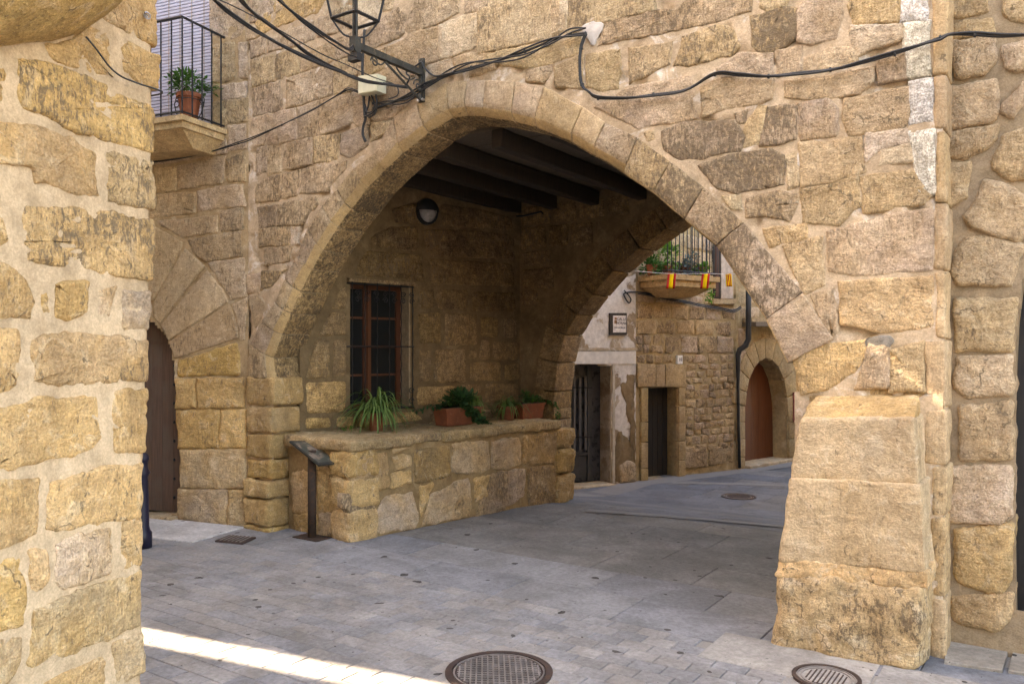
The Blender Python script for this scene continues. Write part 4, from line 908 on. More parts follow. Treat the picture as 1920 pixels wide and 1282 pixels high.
# narrow upstairs window with a sill
def rbox(P, x0, x1, y0, y1, h0, h1, name, mat, parent, **kw):
    A = [P.at(x0, y1), P.at(x1, y1), P.at(x1, y0), P.at(x0, y0)]; m = MB(); m.hexa([P.w(a, z, h1) for a, z in A], [P.w(a, z, h0) for a, z in A]); return m.build(name, mat, parent, **kw)
uw = rbox(RH, 1337, 1350, 400, 560, -.03, .02, 'upper_window', M_BEAM, rh_); rbox(RH, 1340, 1345, 405, 556, .02, .03, 'shutter', paint_mat('brown_shutter', (.09, .035, .02), .6), uw)
rbox(RH, 1350, 1372, 400, 560, .0, .035, 'pale_jamb', paint_mat('pinkish_render', (.46, .37, .3), .9), rh_); rbox(RH, 1331, 1373, 562, 570, -.05, .1, 'window_sill', M_STONE_S, rh_, color=(.4, .31, .2, .2))
# number plate
pl = rbox(RH, 1267, 1276, 666, 682, .0, .055, 'number_plate', paint_mat('white_tile', (.75, .74, .72), .3), rh_)
# balcony: thick corbelled slab, rail and balusters
bA0, bA1 = RH.at(1196, 535)[0], RH.at(1292, 535)[0]; bzz = RH.at(1196, 519)[1]; bd = .75
A = MB()
for (z0, z1, o0, o1) in ((0, -.09, 0, 0), (-.09, -.2, -.05, -.05), (-.2, -.36, -.09, -.35)):
    A.hexa([RH.w(bA0 - o0, bzz + z0, bd + o0), RH.w(bA1 + o0, bzz + z0, bd + o0), RH.w(bA1 + o0, bzz + z0, -.02), RH.w(bA0 - o0, bzz + z0, -.02)], [RH.w(bA0 - o1, bzz + z1 + .002, bd + o1), RH.w(bA1 + o1, bzz + z1 + .002, bd + o1), RH.w(bA1 + o1, bzz + z1 + .002, -.02), RH.w(bA0 - o1, bzz + z1 + .002, -.02)])
rbal = A.build('balcony', M_STONE_S, rh_, color=(.4, .28, .15, .35))
for nm, zz in (('bottom_rail', bzz + .06), ('handrail', bzz + .98)):
    m = MB(); m.tube([RH.w(bA0 + .03, zz, -.02), RH.w(bA0 + .03, zz, bd - .04), RH.w(bA1 - .03, zz, bd - .04), RH.w(bA1 - .03, zz, -.02)], .013, 5); m.build(nm, M_IRON, rbal)
nb = 13
for k in range(nb + 1):
    m = MB(); a = bA0 + .03 + (bA1 - bA0 - .06) * k / nb; m.tube([RH.w(a, bzz + .03, bd - .04), RH.w(a, bzz + .98, bd - .04)], .009, 5); m.build('baluster', M_IRON, rbal)
for k in range(1, 6):
    m = MB(); m.tube([RH.w(bA1 - .03, bzz + .03, bd - .04 - k * .12), RH.w(bA1 - .03, bzz + .98, bd - .04 - k * .12)], .009, 5); m.build('baluster', M_IRON, rbal)

slab_poly([(rA, zb), (rB + .3, zb), (rB + .3, 9), (rA, 9)], RH, -4, -.62, 'house_body', M_MORT_B, rh_)
# ---- plastered house
M_PLAST = mortar_mat('flaking_plaster', (.44, .36, .27), (.34, .27, .19), (.62, .58, .53), scale=.8)
m, t, n, l, p = nodes('peeling_whitewash')
v, _ = coords(t, False); nn1 = noise_(t, v, 1.3, 6, .62, .6); nn2 = noise_(t, v, 12, 6, .7)
c_ = mixc(t, ramp(t, nn1, .5, .54), (.60, .56, .52), (.3, .225, .15)); c_ = mixc(t, ramp(t, noise_(t, v, 2.7, 5, .6, .4), .56, .62), c_, (.4, .33, .25))
c_ = mixc(t, 1, c_, mixc(t, ramp(t, nn2, .2, .8), (.72, .7, .68), (1.15, 1.15, 1.15)), 'MULTIPLY'); l.new(c_, p.inputs['Base Color']); p.inputs['Roughness'].default_value = .95
l.new(bump(t, nn2, .5, .02, bump(t, ramp(t, nn1, .5, .54), .5, .02)), p.inputs['Normal']); M_PEEL = m
pA, pB = RH.at(990, 700)[0], RH.at(1190, 700)[0]
g1h = [rp(1030, 915), rp(1146, 915), rp(1146, 683), rp(1030, 683)]
sheet(RH, pA, pB, zb, 5.6, .06, M_PEEL, ph_, name='house_wall', hole=g1h, amp=.012, low=.02, h0=.03)
slab_poly([(pA - 3, zb), (g1h[0][0], zb), (g1h[0][0], g1h[2][1]), (g1h[1][0], g1h[2][1]), (g1h[1][0], zb), (pB, zb), (pB, 9), (pA - 3, 9)], RH, -.6, -.03, 'wall_core', M_PEEL, ph_)
slab_poly([(pA - 3, zb), (pB, zb), (pB, 9), (pA - 3, 9)], RH, -4, -.62, 'house_body', M_PEEL, ph_)
rbox(RH, 1060, 1191, 652, 657, .0, .055, 'plaster_string', M_PLAST, ph_)
rbox(RH, 1050, 1189, 658, 682, .0, .048, 'lintel_band', paint_mat('white_lime', (.56, .53, .49), .95, 0, .15, 40, .5), ph_)
rbox(RH, 1146, 1150, 683, 905, -.3, .046, 'door_reveal', paint_mat('grey_lime', (.42, .37, .3), .95, 0, .2, 40, .5), ph_)
# ragged bare patches where the plaster has fallen, thin and proud
for q in ([(1157, 700), (1172, 690), (1189, 692), (1189, 880), (1178, 840), (1182, 800), (1172, 790), (1168, 740), (1160, 725)], [(1148, 870), (1150, 830), (1156, 800), (1166, 805), (1189, 830), (1189, 915), (1150, 905)]):
    stone(RH, q, ph_, M_MORT_P, (.3, .2, .1, 0), proud=.042, rough=.006, res=.08, jit=.03, name='bare_render_patch', depth=0, edge=-.03)
stone(RH, [(1191, 905), (1158, 908), (1156, 870), (1172, 858), (1190, 866)], ph_, M_STONE, tone(PAL['g']), proud=.08, name='corner_stone')
# barred metal door
M_GDOOR = paint_mat('dark_metal_door', (.05, .052, .055), .5, .2, .25)
gd = [RH.at(1036, 908), RH.at(1146, 905), RH.at(1146, 684), RH.at(1036, 684)]
gate_d = slab_poly(gd, RH, -.33, -.3, 'door', paint_mat('dark_door_glass', (.05, .05, .055), .3), ph_)
def dbar(x0, x1, y0, y1, h0, h1, nm, mt=M_GDOOR): rbox(RH, x0, x1, y0, y1, h0, h1, nm, mt, gate_d)
for x0, x1 in ((1040, 1046), (1078, 1083), (1119, 1127)): dbar(x0, x1, 686, 905, -.295, -.25, 'door_stile')
dbar(1046, 1119, 851, 856, -.294, -.25, 'door_rail'); dbar(1083, 1119, 857, 900, -.296, -.275, 'door_panel'); dbar(1046, 1078, 857, 900, -.296, -.275, 'door_panel')
for zy in (726, 820): dbar(1040, 1127, zy, zy + 3, -.25, -.235, 'crossbar', M_IRON)
for k in range(7):
    x = 1050 + k * 10.5
    if abs(x - 1080) > 4: dbar(x, x + 4, 706 + (k % 2) * 4, 846, -.262, -.24, 'door_bar', paint_mat('grey_bar', (.1, .1, .105), .45, .3) if k == 0 else bpy.data.materials['grey_bar'])
g0, g1 = RH.at(1040, 914), RH.at(1148, 905)
block([RH.w(g0[0], zb, .12), RH.w(g1[0], zb, .12), RH.w(g1[0], g1[1], .12), RH.w(g0[0], g0[1], .12), RH.w(g0[0], zb, -.3), RH.w(g1[0], zb, -.3), RH.w(g1[0], g1[1], -.3), RH.w(g0[0], g0[1], -.3)], M_STONE_S, ph_, 'door_step', color=(.4, .35, .28, .1))
# street name tile in a dark frame
sg = thing('street_sign', RH.pix(1154, 625, .08), 'small tiled street name sign in a dark frame on the plastered wall', 'sign')
rbox(RH, 1139, 1170, 587, 628, .03, .075, 'frame', paint_mat('dark_frame', (.03, .022, .018), .6), sg)
pnl = rbox(RH, 1144, 1168.3, 592, 623.5, .074, .082, 'panel', paint_mat('glazed_tile', (.62, .58, .56), .25), sg)
def text(s, P, px, py, size, mat, parent, h):
    cu = bpy.data.curves.new('t', 'FONT'); cu.body = s; cu.size = size; cu.align_x = 'CENTER'; cu.align_y = 'CENTER'; cu.extrude = .0015; cu.resolution_u = 2
    o = bpy.data.objects.new('t', cu); COL.objects.link(o)
    dg = bpy.context.evaluated_depsgraph_get(); me = bpy.data.meshes.new_from_object(o.evaluated_get(dg)); bpy.data.objects.remove(o)
    a, z = P.at(px, py)
    vs_ = [P.w(a + v.co.x, z + v.co.y, h + v.co.z) for v in me.vertices]; fs = [tuple(q.vertices) for q in me.polygons]
    return mesh('lettering', vs_, fs, mat, parent)
M_INK = paint_mat('dark_ink', (.03, .025, .05), .4)
text('CALLE', RH, 1159.5, 598.5, .075, M_INK, pnl, .084); text('HORNO', RH, 1160, 606.5, .068, M_INK, pnl, .084); text('DE LA VILLA', RH, 1156.3, 614.6, .044, M_INK, pnl, .084)
rbox(RH, 1146.5, 1150.5, 595, 600, .082, .084, 'crest_crown', paint_mat('crest_brown', (.25, .13, .06), .5), pnl); rbox(RH, 1146, 1151, 600.5, 607, .082, .084, 'crest_shield', bpy.data.materials['crest_brown'], pnl)
text('10', RH, 1271.6, 674, .085, M_INK, pl, .058)

# ---- house with the arched brown door
hb = thing('arched_door_house', (HB.p.x, HB.p.y, -.46), 'ochre stone house with a brown plank door in a smooth stone arch', 'house')
hb0, hb1 = 0.0, 6.0
opn = [(1396, 900), (1396, 760), (1398, 735), (1403, 710), (1412, 690), (1422, 677), (1433, 671), (1446, 675), (1458, 688), (1468, 712), (1474, 745), (1476, 780), (1477, 890)]
OP = [HB.at(*q) for q in opn]
sheet(HB, hb0, hb1, zb, 5.6, .06, M_MORT_B, hb, name='house_wall', hole=OP, amp=.008, low=.01)
slab_poly([(0, zb)] + OP + [(hb1, OP[-1][1]), (hb1, 9), (0, 9)], HB, -.75, -.03, 'wall_core', M_MORT_B, hb)
slab_poly([(0, zb), (hb1, zb), (hb1, 9), (0, 9)], HB, -4, -.77, 'house_body', M_MORT_B, hb)
OV = [Vector(q) for q in OP[1:-1]]; OO = offs(OV, .42); 
for i in range(len(OV) - 1):
    a, b, c, d = OV[i].lerp(OV[i + 1], .03), OV[i + 1].lerp(OV[i], .03), OO[i + 1].lerp(OO[i], .02), OO[i].lerp(OO[i + 1], .02)
    block([HB.w(*q, .03) for q in (a, b, c, d)] + [HB.w(*q, -.6) for q in (a, b, c, d)], M_STONE_S, hb, 'voussoir', r=.01, amp=.003, res=.15, color=tone((.46, .35, .2, .1), .06))
for y0, y1 in ((762, 790), (791, 822), (823, 856), (857, 890)):
    dressed([(1381, y1), (1395, y1), (1395, y0), (1381, y0)], (.43, .33, .2, .15), hb, HB, .03, .6); dressed([(1477.5, y1), (1496, y1), (1496, y0), (1477.5, y0)], (.43, .33, .2, .15), hb, HB, .03, .6)
dd = [HB.at(1380, 905), HB.at(1500, 905), HB.at(1500, 660), HB.at(1380, 660)]
M_BROWN = wood_mat('varnished_brown_door', (.17, .05, .018), (.11, .032, .012), .45)
bd_ = slab_poly(dd, HB, -.40, -.36, 'door', M_BROWN, hb)
for k in range(9):
    a0 = dd[0][0] + (dd[1][0] - dd[0][0]) * k / 9; a1 = dd[0][0] + (dd[1][0] - dd[0][0]) * (k + .985) / 9; m = MB()
    m.hexa([HB.w(a0, zb, -.358), HB.w(a1, zb, -.358), HB.w(a1, dd[2][1], -.358), HB.w(a0, dd[2][1], -.358)], [HB.w(a0, zb, -.34), HB.w(a1, zb, -.34), HB.w(a1, dd[2][1], -.34), HB.w(a0, dd[2][1], -.34)]); m.build('door_plank', M_BROWN, bd_)
g0, g1 = HB.at(1394, 872), HB.at(1482, 858)
block([HB.w(g0[0], zb, .15), HB.w(g1[0], zb, .15), HB.w(g1[0], g1[1], .15), HB.w(g0[0], g0[1], .15), HB.w(g0[0], zb, -.6), HB.w(g1[0], zb, -.6), HB.w(g1[0], g1[1], -.6), HB.w(g0[0], g0[1], -.6)], M_STONE_S, hb, 'door_step', color=(.46, .4, .32, .05))
rbox(HB, 1392, 1470, 604, 612, -.02, .3, 'eave_board', wood_mat('grey_eave', (.1, .07, .05), (.15, .11, .08)), hb); rbox(HB, 1392, 1470, 596, 604, -.02, .22, 'eave_moulding', M_STONE_S, hb, color=(.4, .32, .22, .1))
rbox(HB, 1418, 1430, 678, 692, -.34, -.32, 'door_grate', M_IRON, bd_)
rbox(HB, 1484, 1490, 735, 790, .03, .06, 'notice_board', paint_mat('red_notice', (.3, .1, .07), .6), hb)
for (q) in ([(1384, 575), (1425, 575), (1425, 596), (1384, 596)], [(1384, 615), (1405, 616), (1403, 650), (1384, 650)], [(1384, 655), (1402, 656), (1392, 700), (1384, 705)], [(1426, 620), (1470, 625), (1470, 650), (1440, 652), (1428, 648)], [(1384, 540), (1430, 540), (1430, 573), (1384, 573)]):
    stone(HB, q, hb, M_STONE, tone(PAL['w']), proud=.012, res=.12)
# drainpipe between the two houses
dp = MB(); J = RH.w(rB, 0).to_2d()
def dpp(px, py, h=.12): return RH.pix(px, py, h)
pts = [dpp(1388, 500, .2), dpp(1388, 600, .2), dpp(1388, 636, .2), dpp(1385, 648, .17), dpp(1379, 656, .1), dpp(1377, 666, .09), dpp(1377, 720, .09), dpp(1378, 800, .09), dpp(1380, 876, .09)]
dp.tube(pts, [.055, .055, .055, .055, .055, .05, .03, .03, .03], 8)
dpo = dp.build('drainpipe', paint_mat('black_pipe', (.018, .018, .02), .45), None, True, label='black drainpipe with a kink running down beside the arched brown door', cat='drainpipe')
# cables along the rear house
cb = MB()
pts = [(1165, 545), (1172, 552), (1178, 562), (1174, 568), (1168, 560), (1166, 550), (1190, 548), (1215, 552), (1260, 562), (1285, 566), (1310, 572), (1340, 576), (1365, 582), (1376, 580), (1384, 574)]
cb.tube(smooth_line([RH.pix(x, y, .07) for x, y in pts], 4), .014, 5); cb.tube(smooth_line([RH.pix(x, y + 3, .08) for x, y in pts[6:]], 4), .01, 5)
cb.build('wall_cable', M_RUBBER, None, label='cable bundle sagging along the rubble wall under the rear balcony', cat='cable')
# ================================================================== GROUND
m, t, n, l, p = nodes('grey_paving')
v, oi = coords(t)
n1 = noise_(t, v, 3, 5, .6); n2 = noise_(t, v, 30, 6, .72); n3 = noise_(t, v, 240, 3, .7)
c_ = mixc(t, 1, oi.outputs['Color'], mixc(t, ramp(t, n1, .25, .75), (.82,) * 3, (1.16,) * 3), 'MULTIPLY'); c_ = mixc(t, .7, c_, mixc(t, ramp(t, n2, .3, .7), (.7,) * 3, (1.25,) * 3), 'MULTIPLY')
c_ = mixc(t, ramp(t, noise_(t, v, 26, 2, .5), .73, .755), c_, (.06, .055, .05)); gw = t.nodes.new('ShaderNodeNewGeometry'); c_ = mixc(t, .8, c_, mixc(t, ramp(t, noise_(t, gw.outputs['Position'], 1.6, 6, .68, .6), .36, .64), (.74, .73, .72), (1.14, 1.14, 1.15)), 'MULTIPLY'); c_ = mixc(t, ramp(t, noise_(t, gw.outputs['Position'], 9, 1, .3), .735, .75), c_, (.05, .045, .042)); c_ = mixc(t, math_(t, 'MULTIPLY', ramp(t, n3, .6, .75), .5), c_, (.45, .42, .4))
l.new(c_, p.inputs['Base Color']); l.new(ramp(t, n1, .2, .8, .72, .9), p.inputs['Roughness']); p.inputs['Specular IOR Level'].default_value = .3
l.new(bump(t, n3, .35, .003, bump(t, n2, .4, .006)), p.inputs['Normal']); M_PAVE = m
def gmat(name, c1, c2, c3):
    m, t, n, l, p = nodes(name); v, _ = coords(t, False)
    a = noise_(t, v, .9, 5, .6, .4); b = noise_(t, v, 14, 6, .7); d = noise_(t, v, 160, 3, .7)
    c_ = mixc(t, ramp(t, a, .35, .65), c1, c2); c_ = mixc(t, math_(t, 'MULTIPLY', ramp(t, b, .45, .75), .4), c_, c3); c_ = mixc(t, .6, c_, mixc(t, ramp(t, d, .3, .7), (.75,) * 3, (1.25,) * 3), 'MULTIPLY')
    l.new(c_, p.inputs['Base Color']); p.inputs['Roughness'].default_value = .85; p.inputs['Specular IOR Level'].default_value = .3
    l.new(bump(t, d, .4, .004, bump(t, b, .25, .008)), p.inputs['Normal']); return m
M_GROUND = gmat('joint_sand', (.27, .25, .23), (.23, .215, .2), (.31, .285, .26))
M_ASPH = gmat('dark_asphalt', (.075, .082, .1), (.09, .096, .112), (.11, .115, .125))
M_BAND = gmat('pale_concrete', (.2, .195, .195), (.17, .165, .168), (.25, .24, .235))
# one big sheet, dipping gently behind the arch
us = [-60, -30, -16] + [-12 + i * .5 for i in range(33)] + [6, 10, 20, 60]; vv = [-60, -30, -12, -6, -3, 0, 2, 4, 6, 7, 7.6] + [8 + i * .2 for i in range(21)] + [12.5, 14, 17, 22, 35, 60]
V = [(u, w_, ground_z(w_) - .011) for w_ in vv for u in us]; nu = len(us)
ground = mesh('ground', V, [(j * nu + i, j * nu + i + 1, (j + 1) * nu + i + 1, (j + 1) * nu + i) for j in range(len(vv) - 1) for i in range(nu - 1)], M_GROUND, None, True, kind='structure')
# asphalt of the rear street
V = []; us2 = [-9 + i * .5 for i in range(20)]; v2 = [8.45 + i * .2 for i in range(60)]
V = [(u, w_, ground_z(w_) - .006) for w_ in v2 for u in us2]; nu = len(us2)
mesh('rear_street', V, [(j * nu + i, j * nu + i + 1, (j + 1) * nu + i + 1, (j + 1) * nu + i) for j in range(len(v2) - 1) for i in range(nu - 1)], M_ASPH, None, True, kind='structure')
def strip(P, w_, name, mat, z=.0):
    V = []; Fc = []
    P = [Vector((q.x, q.y, 0)) for q in P]
    L = []; 
    for a, b in zip(P, P[1:]):
        k = max(1, int((b - a).length / .2)); L += [a.lerp(b, i / k) for i in range(k)]
    L.append(P[-1])
    for i, q in enumerate(L):
        t = (L[min(i + 1, len(L) - 1)] - L[max(i - 1, 0)]).normalized(); nrm = Vector((-t.y, t.x, 0)) * w_ / 2
        for s in (1, -1):
            x = q + nrm * s; V.append((x.x, x.y, ground_z(x.y) + z))
    for i in range(len(L) - 1): Fc.append((2 * i, 2 * i + 1, 2 * i + 3, 2 * i + 2))
    return mesh(name, V, Fc, mat, ground, True)
G_ = lambda x, y: gpt(x, y)
strip([G_(1060, 925), G_(1200, 905), G_(1300, 893), G_(1500, 868)], .5, 'gutter_band', M_BAND, .005)
strip([G_(1100, 957), G_(1300, 972), G_(1520, 992)], .22, 'paving_band', M_BAND, .006); strip([G_(1260, 905), G_(1400, 908), G_(1540, 912)], .2, 'paving_band', M_BAND, .007)
# pavers: small rectangular blocks before the facade
def paver_mesh(a, b, name):
    hx, hy, bv, d = a / 2 - .0022, b / 2 - .0022, .004, .03
    vs_ = [(sx * hx, sy * hy, -d) for sx, sy in ((-1, -1), (1, -1), (1, 1), (-1, 1))] + [(sx * hx, sy * hy, -.004) for sx, sy in ((-1, -1), (1, -1), (1, 1), (-1, 1))] + [(sx * (hx - bv), sy * (hy - bv), 0) for sx, sy in ((-1, -1), (1, -1), (1, 1), (-1, 1))]
    fs = [(8, 9, 10, 11)]
    for k in range(4): fs += [(k, (k + 1) % 4, 4 + (k + 1) % 4, 4 + k), (4 + k, 4 + (k + 1) % 4, 8 + (k + 1) % 4, 8 + k)]
    return vs_, fs
pa, pb = .205, .135; pv, pf = paver_mesh(pa, pb, 'paver')
pm = bpy.data.meshes.new('paver'); pm.from_pydata([Vector(x) for x in pv], [], pf); pm.materials.append(M_PAVE); pm.update()
PCOL = [(.26, .25, .25), (.25, .245, .25), (.275, .26, .252), (.24, .24, .252), (.265, .252, .248), (.25, .243, .245), (.28, .265, .258), (.235, .235, .248)]
cells = []
j = 0; w_ = 5.0
while w_ > -2.5:
    u = -9 + (pa / 2 if j % 2 else 0)
    while u < 5:
        c = Vector((u, w_ - pb / 2, 0)); q = c - Vector((0, 0, EYE)); d = q.dot(FW)
        if d > .8:
            x = CX + FOC * q.dot(RT) / d; y = HY + FOC * EYE / d; cells.append((c, x, y, d))
        else: cells.append((c, 0, 9e9, d))
        u += pa
    w_ -= pb; j += 1
def hidden(x, y): return x < 262 or x > 1940 or y > 1330
man = [(Vector((-2.70, 3.84, 0)), .335), (Vector((-1.12, 4.80, 0)), .21)]
def near_man(c): return any((c - q).length < r + .0 for q, r in man)
vis = [c for c in cells if not hidden(c[1], c[2]) and not near_man(c[0]) and not (c[0].y > 4.72 and c[0].x > -1.9)]
vis.sort(key=lambda c: c[3]); rest = vis[300:]
def pcol():
    c = random.choice(PCOL); k = .95 + rnd() * .1; return (c[0] * k, c[1] * k, c[2] * k, 1)
for c, x, y, d in vis[:300]:
    o = bpy.data.objects.new('paver', pm); o.rotation_euler = ((rnd() - .5) * .008, (rnd() - .5) * .008, (rnd() - .5) * .01)
    finish(o, ground, Vector((c.x, c.y, (rnd() - .5) * .002)), color=pcol())
m, t, n, l, p = nodes('grey_paving_far'); v, _ = coords(t, False)
wn_ = t.nodes.new('ShaderNodeTexWhiteNoise'); g_ = t.nodes.new('ShaderNodeNewGeometry'); l.new(g_.outputs['Random Per Island'], wn_.inputs['Vector'])
n1 = noise_(t, v, 3, 5, .6); n2 = noise_(t, v, 30, 6, .72); n3 = noise_(t, v, 240, 3, .7)
c_ = mixc(t, g_.outputs['Random Per Island'], (.237, .237, .25), (.277, .26, .252)); c_ = mixc(t, 1, c_, mixc(t, ramp(t, n1, .25, .75), (.82,) * 3, (1.16,) * 3), 'MULTIPLY'); c_ = mixc(t, .7, c_, mixc(t, ramp(t, n2, .3, .7), (.7,) * 3, (1.25,) * 3), 'MULTIPLY')
c_ = mixc(t, ramp(t, noise_(t, v, 26, 2, .5), .73, .755), c_, (.06, .055, .05)); l.new(c_, p.inputs['Base Color']); p.inputs['Roughness'].default_value = .82; l.new(bump(t, n3, .35, .003, bump(t, n2, .4, .006)), p.inputs['Normal']); M_PAVE_FAR = m
V = []; Fc = []
near_set = set(id(c) for c in vis[:300])
for c in cells:
    if id(c) in near_set or near_man(c[0]) or (c[0].y > 4.72 and c[0].x > -1.9): continue
    if c[0].x < -3.0 - (c[0].y + 1.4) * .37 - .25 and c[0].y < 2.1: continue
    b_ = len(V); h = (rnd() - .5) * .002; V += [(c[0].x + a_, c[0].y + b2, c2 + h) for a_, b2, c2 in pv]; Fc += [tuple(i + b_ for i in f) for f in pf]
mesh('paver_field', V, Fc, M_PAVE_FAR, ground, kind='stuff')
# big slabs under and in front of the arch
def slab(q, col, name='paving_slab'):
    cx = sum((p.x for p in q)) / 4; cy = sum((p.y for p in q)) / 4; hi = []; lo = []; md = []
    for p_ in q:
        d = Vector((cx - p_.x, cy - p_.y, 0)).normalized()
        a = Vector((p_.x, p_.y, 0)) + d * .003; b = a + d * .005
        hi.append(Vector((b.x, b.y, ground_z(b.y) + .001))); md.append(Vector((a.x, a.y, ground_z(a.y) - .004))); lo.append(Vector((a.x, a.y, ground_z(a.y) - .03)))
    V = hi + md + lo; fs = [(0, 1, 2, 3)] + [(k, 4 + k, 4 + (k + 1) % 4, (k + 1) % 4) for k in range(4)] + [(4 + k, 8 + k, 8 + (k + 1) % 4, 4 + (k + 1) % 4) for k in range(4)]
    return fix_normals(mesh(name, V, fs, M_PAVE, ground, color=col))
SC = [(.215, .222, .245), (.23, .232, .248), (.2, .21, .235), (.24, .238, .245)]
w0 = 5.0
for row, dv in enumerate((.55, .55, .6, .6, .6, .55)):
    u = -7.3 + (row % 2) * .45
    while u < -1.0 + (0 if row else 3.0):
        ln = .8 + rnd() * .25; col = random.choice(SC) if row < 2 else random.choice([(.195, .188, .182), (.18, .176, .175), (.21, .198, .188)])
        k = .92 + rnd() * .16
        slab([Vector((u, w0, 0)), Vector((u + ln, w0, 0)), Vector((u + ln, w0 + dv, 0)), Vector((u, w0 + dv, 0))], (col[0] * k, col[1] * k, col[2] * k, 1)); u += ln
    w0 += dv
w0 = 8.452
while w0 < 15.5:
    dv = .6 + rnd() * .1; u = -7.4 + rnd() * .5
    while u < -1.7:
        ln = .8 + rnd() * .4; c = random.choice([(.12, .128, .15), (.135, .14, .158), (.11, .12, .145), (.145, .147, .155)]); k = .92 + rnd() * .16
        slab([Vector((u, w0, 0)), Vector((u + ln, w0, 0)), Vector((u + ln, w0 + dv, 0)), Vector((u, w0 + dv, 0))], (c[0] * k, c[1] * k, c[2] * k, 1)); u += ln
    w0 += dv
# pale kerb slabs along the left house and at the right-hand doorstep
for k in range(5):
    a0, a1 = -3.6 + k * .72, -3.6 + (k + 1) * .72
    slab([LH.w(a0, 0, .78), LH.w(a1, 0, .78), LH.w(a1, 0, .05), LH.w(a0, 0, .05)], (.5, .485, .48, 1), 'kerb_slab').location.z += .012
for q in ([(1770, 1245), (1880, 1262), (1900, 1190), (1775, 1180)], [(1890, 1262), (2020, 1282), (2010, 1190), (1910, 1180)]):
    slab([gpt(*x) for x in q], (.36, .32, .275, 1), 'kerb_slab').location.z += .02
slab([Vector((-1.85, 4.70, 0)), Vector((-.9, 4.70, 0)), Vector((-.9, 5.2, 0)), Vector((-1.85, 5.2, 0))], (.33, .31, .29, 1), 'kerb_slab').location.z += .003
slab([Vector((-.89, 4.70, 0)), Vector((.6, 4.70, 0)), Vector((.6, 5.2, 0)), Vector((-.89, 5.2, 0))], (.31, .3, .29, 1), 'kerb_slab').location.z += .003
# crumbs and dark blots of old gum scattered over the paving
# ================================================================== MANHOLES
def ring(c, r0, r1, z0, z1, n=48):
    V = []; Fc = []
    for r, z in ((r0, z1), (r1, z1), (r1, z0), (r0, z0)): V += [Vector((c.x + r * math.cos(6.28318 * k / n), c.y + r * math.sin(6.28318 * k / n), c.z + z)) for k in range(n)]
    for a in range(4):
        for k in range(n): Fc.append((a * n + k, a * n + (k + 1) % n, ((a + 1) % 4) * n + (k + 1) % n, ((a + 1) % 4) * n + k))
    return V, Fc
def disc(c, r, z, n=48):
    V = [Vector((c.x + r * math.cos(6.28318 * k / n), c.y + r * math.sin(6.28318 * k / n), c.z + z)) for k in range(n)] + [Vector((c.x + r * math.cos(6.28318 * k / n), c.y + r * math.sin(6.28318 * k / n), c.z + z - .02)) for k in range(n)]
    return V, [tuple(range(n))] + [(k, n + k, n + (k + 1) % n, (k + 1) % n) for k in range(n)]
M_COVER = paint_mat('rusty_cast_iron', (.075, .052, .048), .6, .4, .3, 60, .4, dirt=(.1, .06, .045)); M_WORN = paint_mat('worn_bright_iron', (.3, .27, .26), .45, .5, .25, 80, .3)
M_COLLAR = gmat('cement_collar', (.28, .26, .245), (.25, .235, .222), (.32, .3, .28))
def manhole(c, r, label, grid=True):
    th = thing('manhole_cover', c, label, 'manhole')
    if c.y < 7: V, Fc = ring(Vector((c.x, c.y, 0)), r, r + .17, -.02, -.0035); fix_normals(mesh('collar', V, Fc, M_COLLAR, th))
    V, Fc = ring(c, r * .88, r, -.02, .006); fix_normals(mesh('rim', V, Fc, M_COVER, th))
    V, Fc = ring(c, r * .82, r * .85, -.02, .005); fix_normals(mesh('inner_ring', V, Fc, M_WORN, th))
    V, Fc = disc(c, r * .88, -.004); fix_normals(mesh('plate', V, Fc, M_COVER, th))
    m = MB()
    if grid:
        s = r * .105
        for dx, dy in (((math.cos(.5)), math.sin(.5)), (math.cos(2.2), math.sin(2.2))):
            for k in range(-7, 8):
                o = k * s; L = math.sqrt(max((r * .78) ** 2 - o * o, 0))
                if L < .02: continue
                m.box(c + Vector((-dy * o, dx * o, .0005 if dx > 0 else .0012)), Vector((dx, dy, 0)) * L, Vector((-dy, dx, 0)) * .0045, Vector((0, 0, .0045)))
        m.build('raised_grid', M_WORN, th, kind='stuff')
    else:
        for k in range(-4, 5):
            o = k * r * .13; L = math.sqrt(max((r * .62) ** 2 - o * o, 0)); m.box(c + Vector((o, 0, -.002)), Vector((.004, 0, 0)), Vector((0, L, 0)), Vector((0, 0, .003)))
        m.build('raised_ribs', M_COVER, th, kind='stuff')
        V, Fc = ring(c, r * .7, r * .74, -.01, .003); fix_normals(mesh('rib_ring', V, Fc, M_WORN, th))
    return th
manhole(Vector((-2.70, 3.84, 0)), .31, 'round rusty manhole cover with a crossed grid pattern in the foreground paving')
manhole(Vector((-1.12, 4.80, .006)), .185, 'small oval-looking rusty cover before the buttress foot', False)
manhole(gpt(1385, 931) + Vector((0, 0, .006)), .27, 'dark round manhole cover out in the rear street', False)
dc = [gpt(x, y) for x, y in ((403, 1016), (455, 1021), (480, 1009), (430, 1005))]
dth = thing('drain_cover', dc[0], 'square rusty drain cover set in the pale kerb near the studded door', 'drain cover')
mb = MB(); mb.hexa([q + Vector((0, 0, .017)) for q in dc], [q + Vector((0, 0, -.01)) for q in dc]); mb.build('plate', M_COVER, dth)
mb = MB()
for k in range(1, 7):
    a, b = dc[0].lerp(dc[1], k / 7), dc[3].lerp(dc[2], k / 7); mb.box((a + b) / 2 + Vector((0, 0, .019)), (b - a) * .42, (dc[1] - dc[0]) * .02, Vector((0, 0, .003)))
mb.build('raised_ribs', M_WORN, dth, kind='stuff')
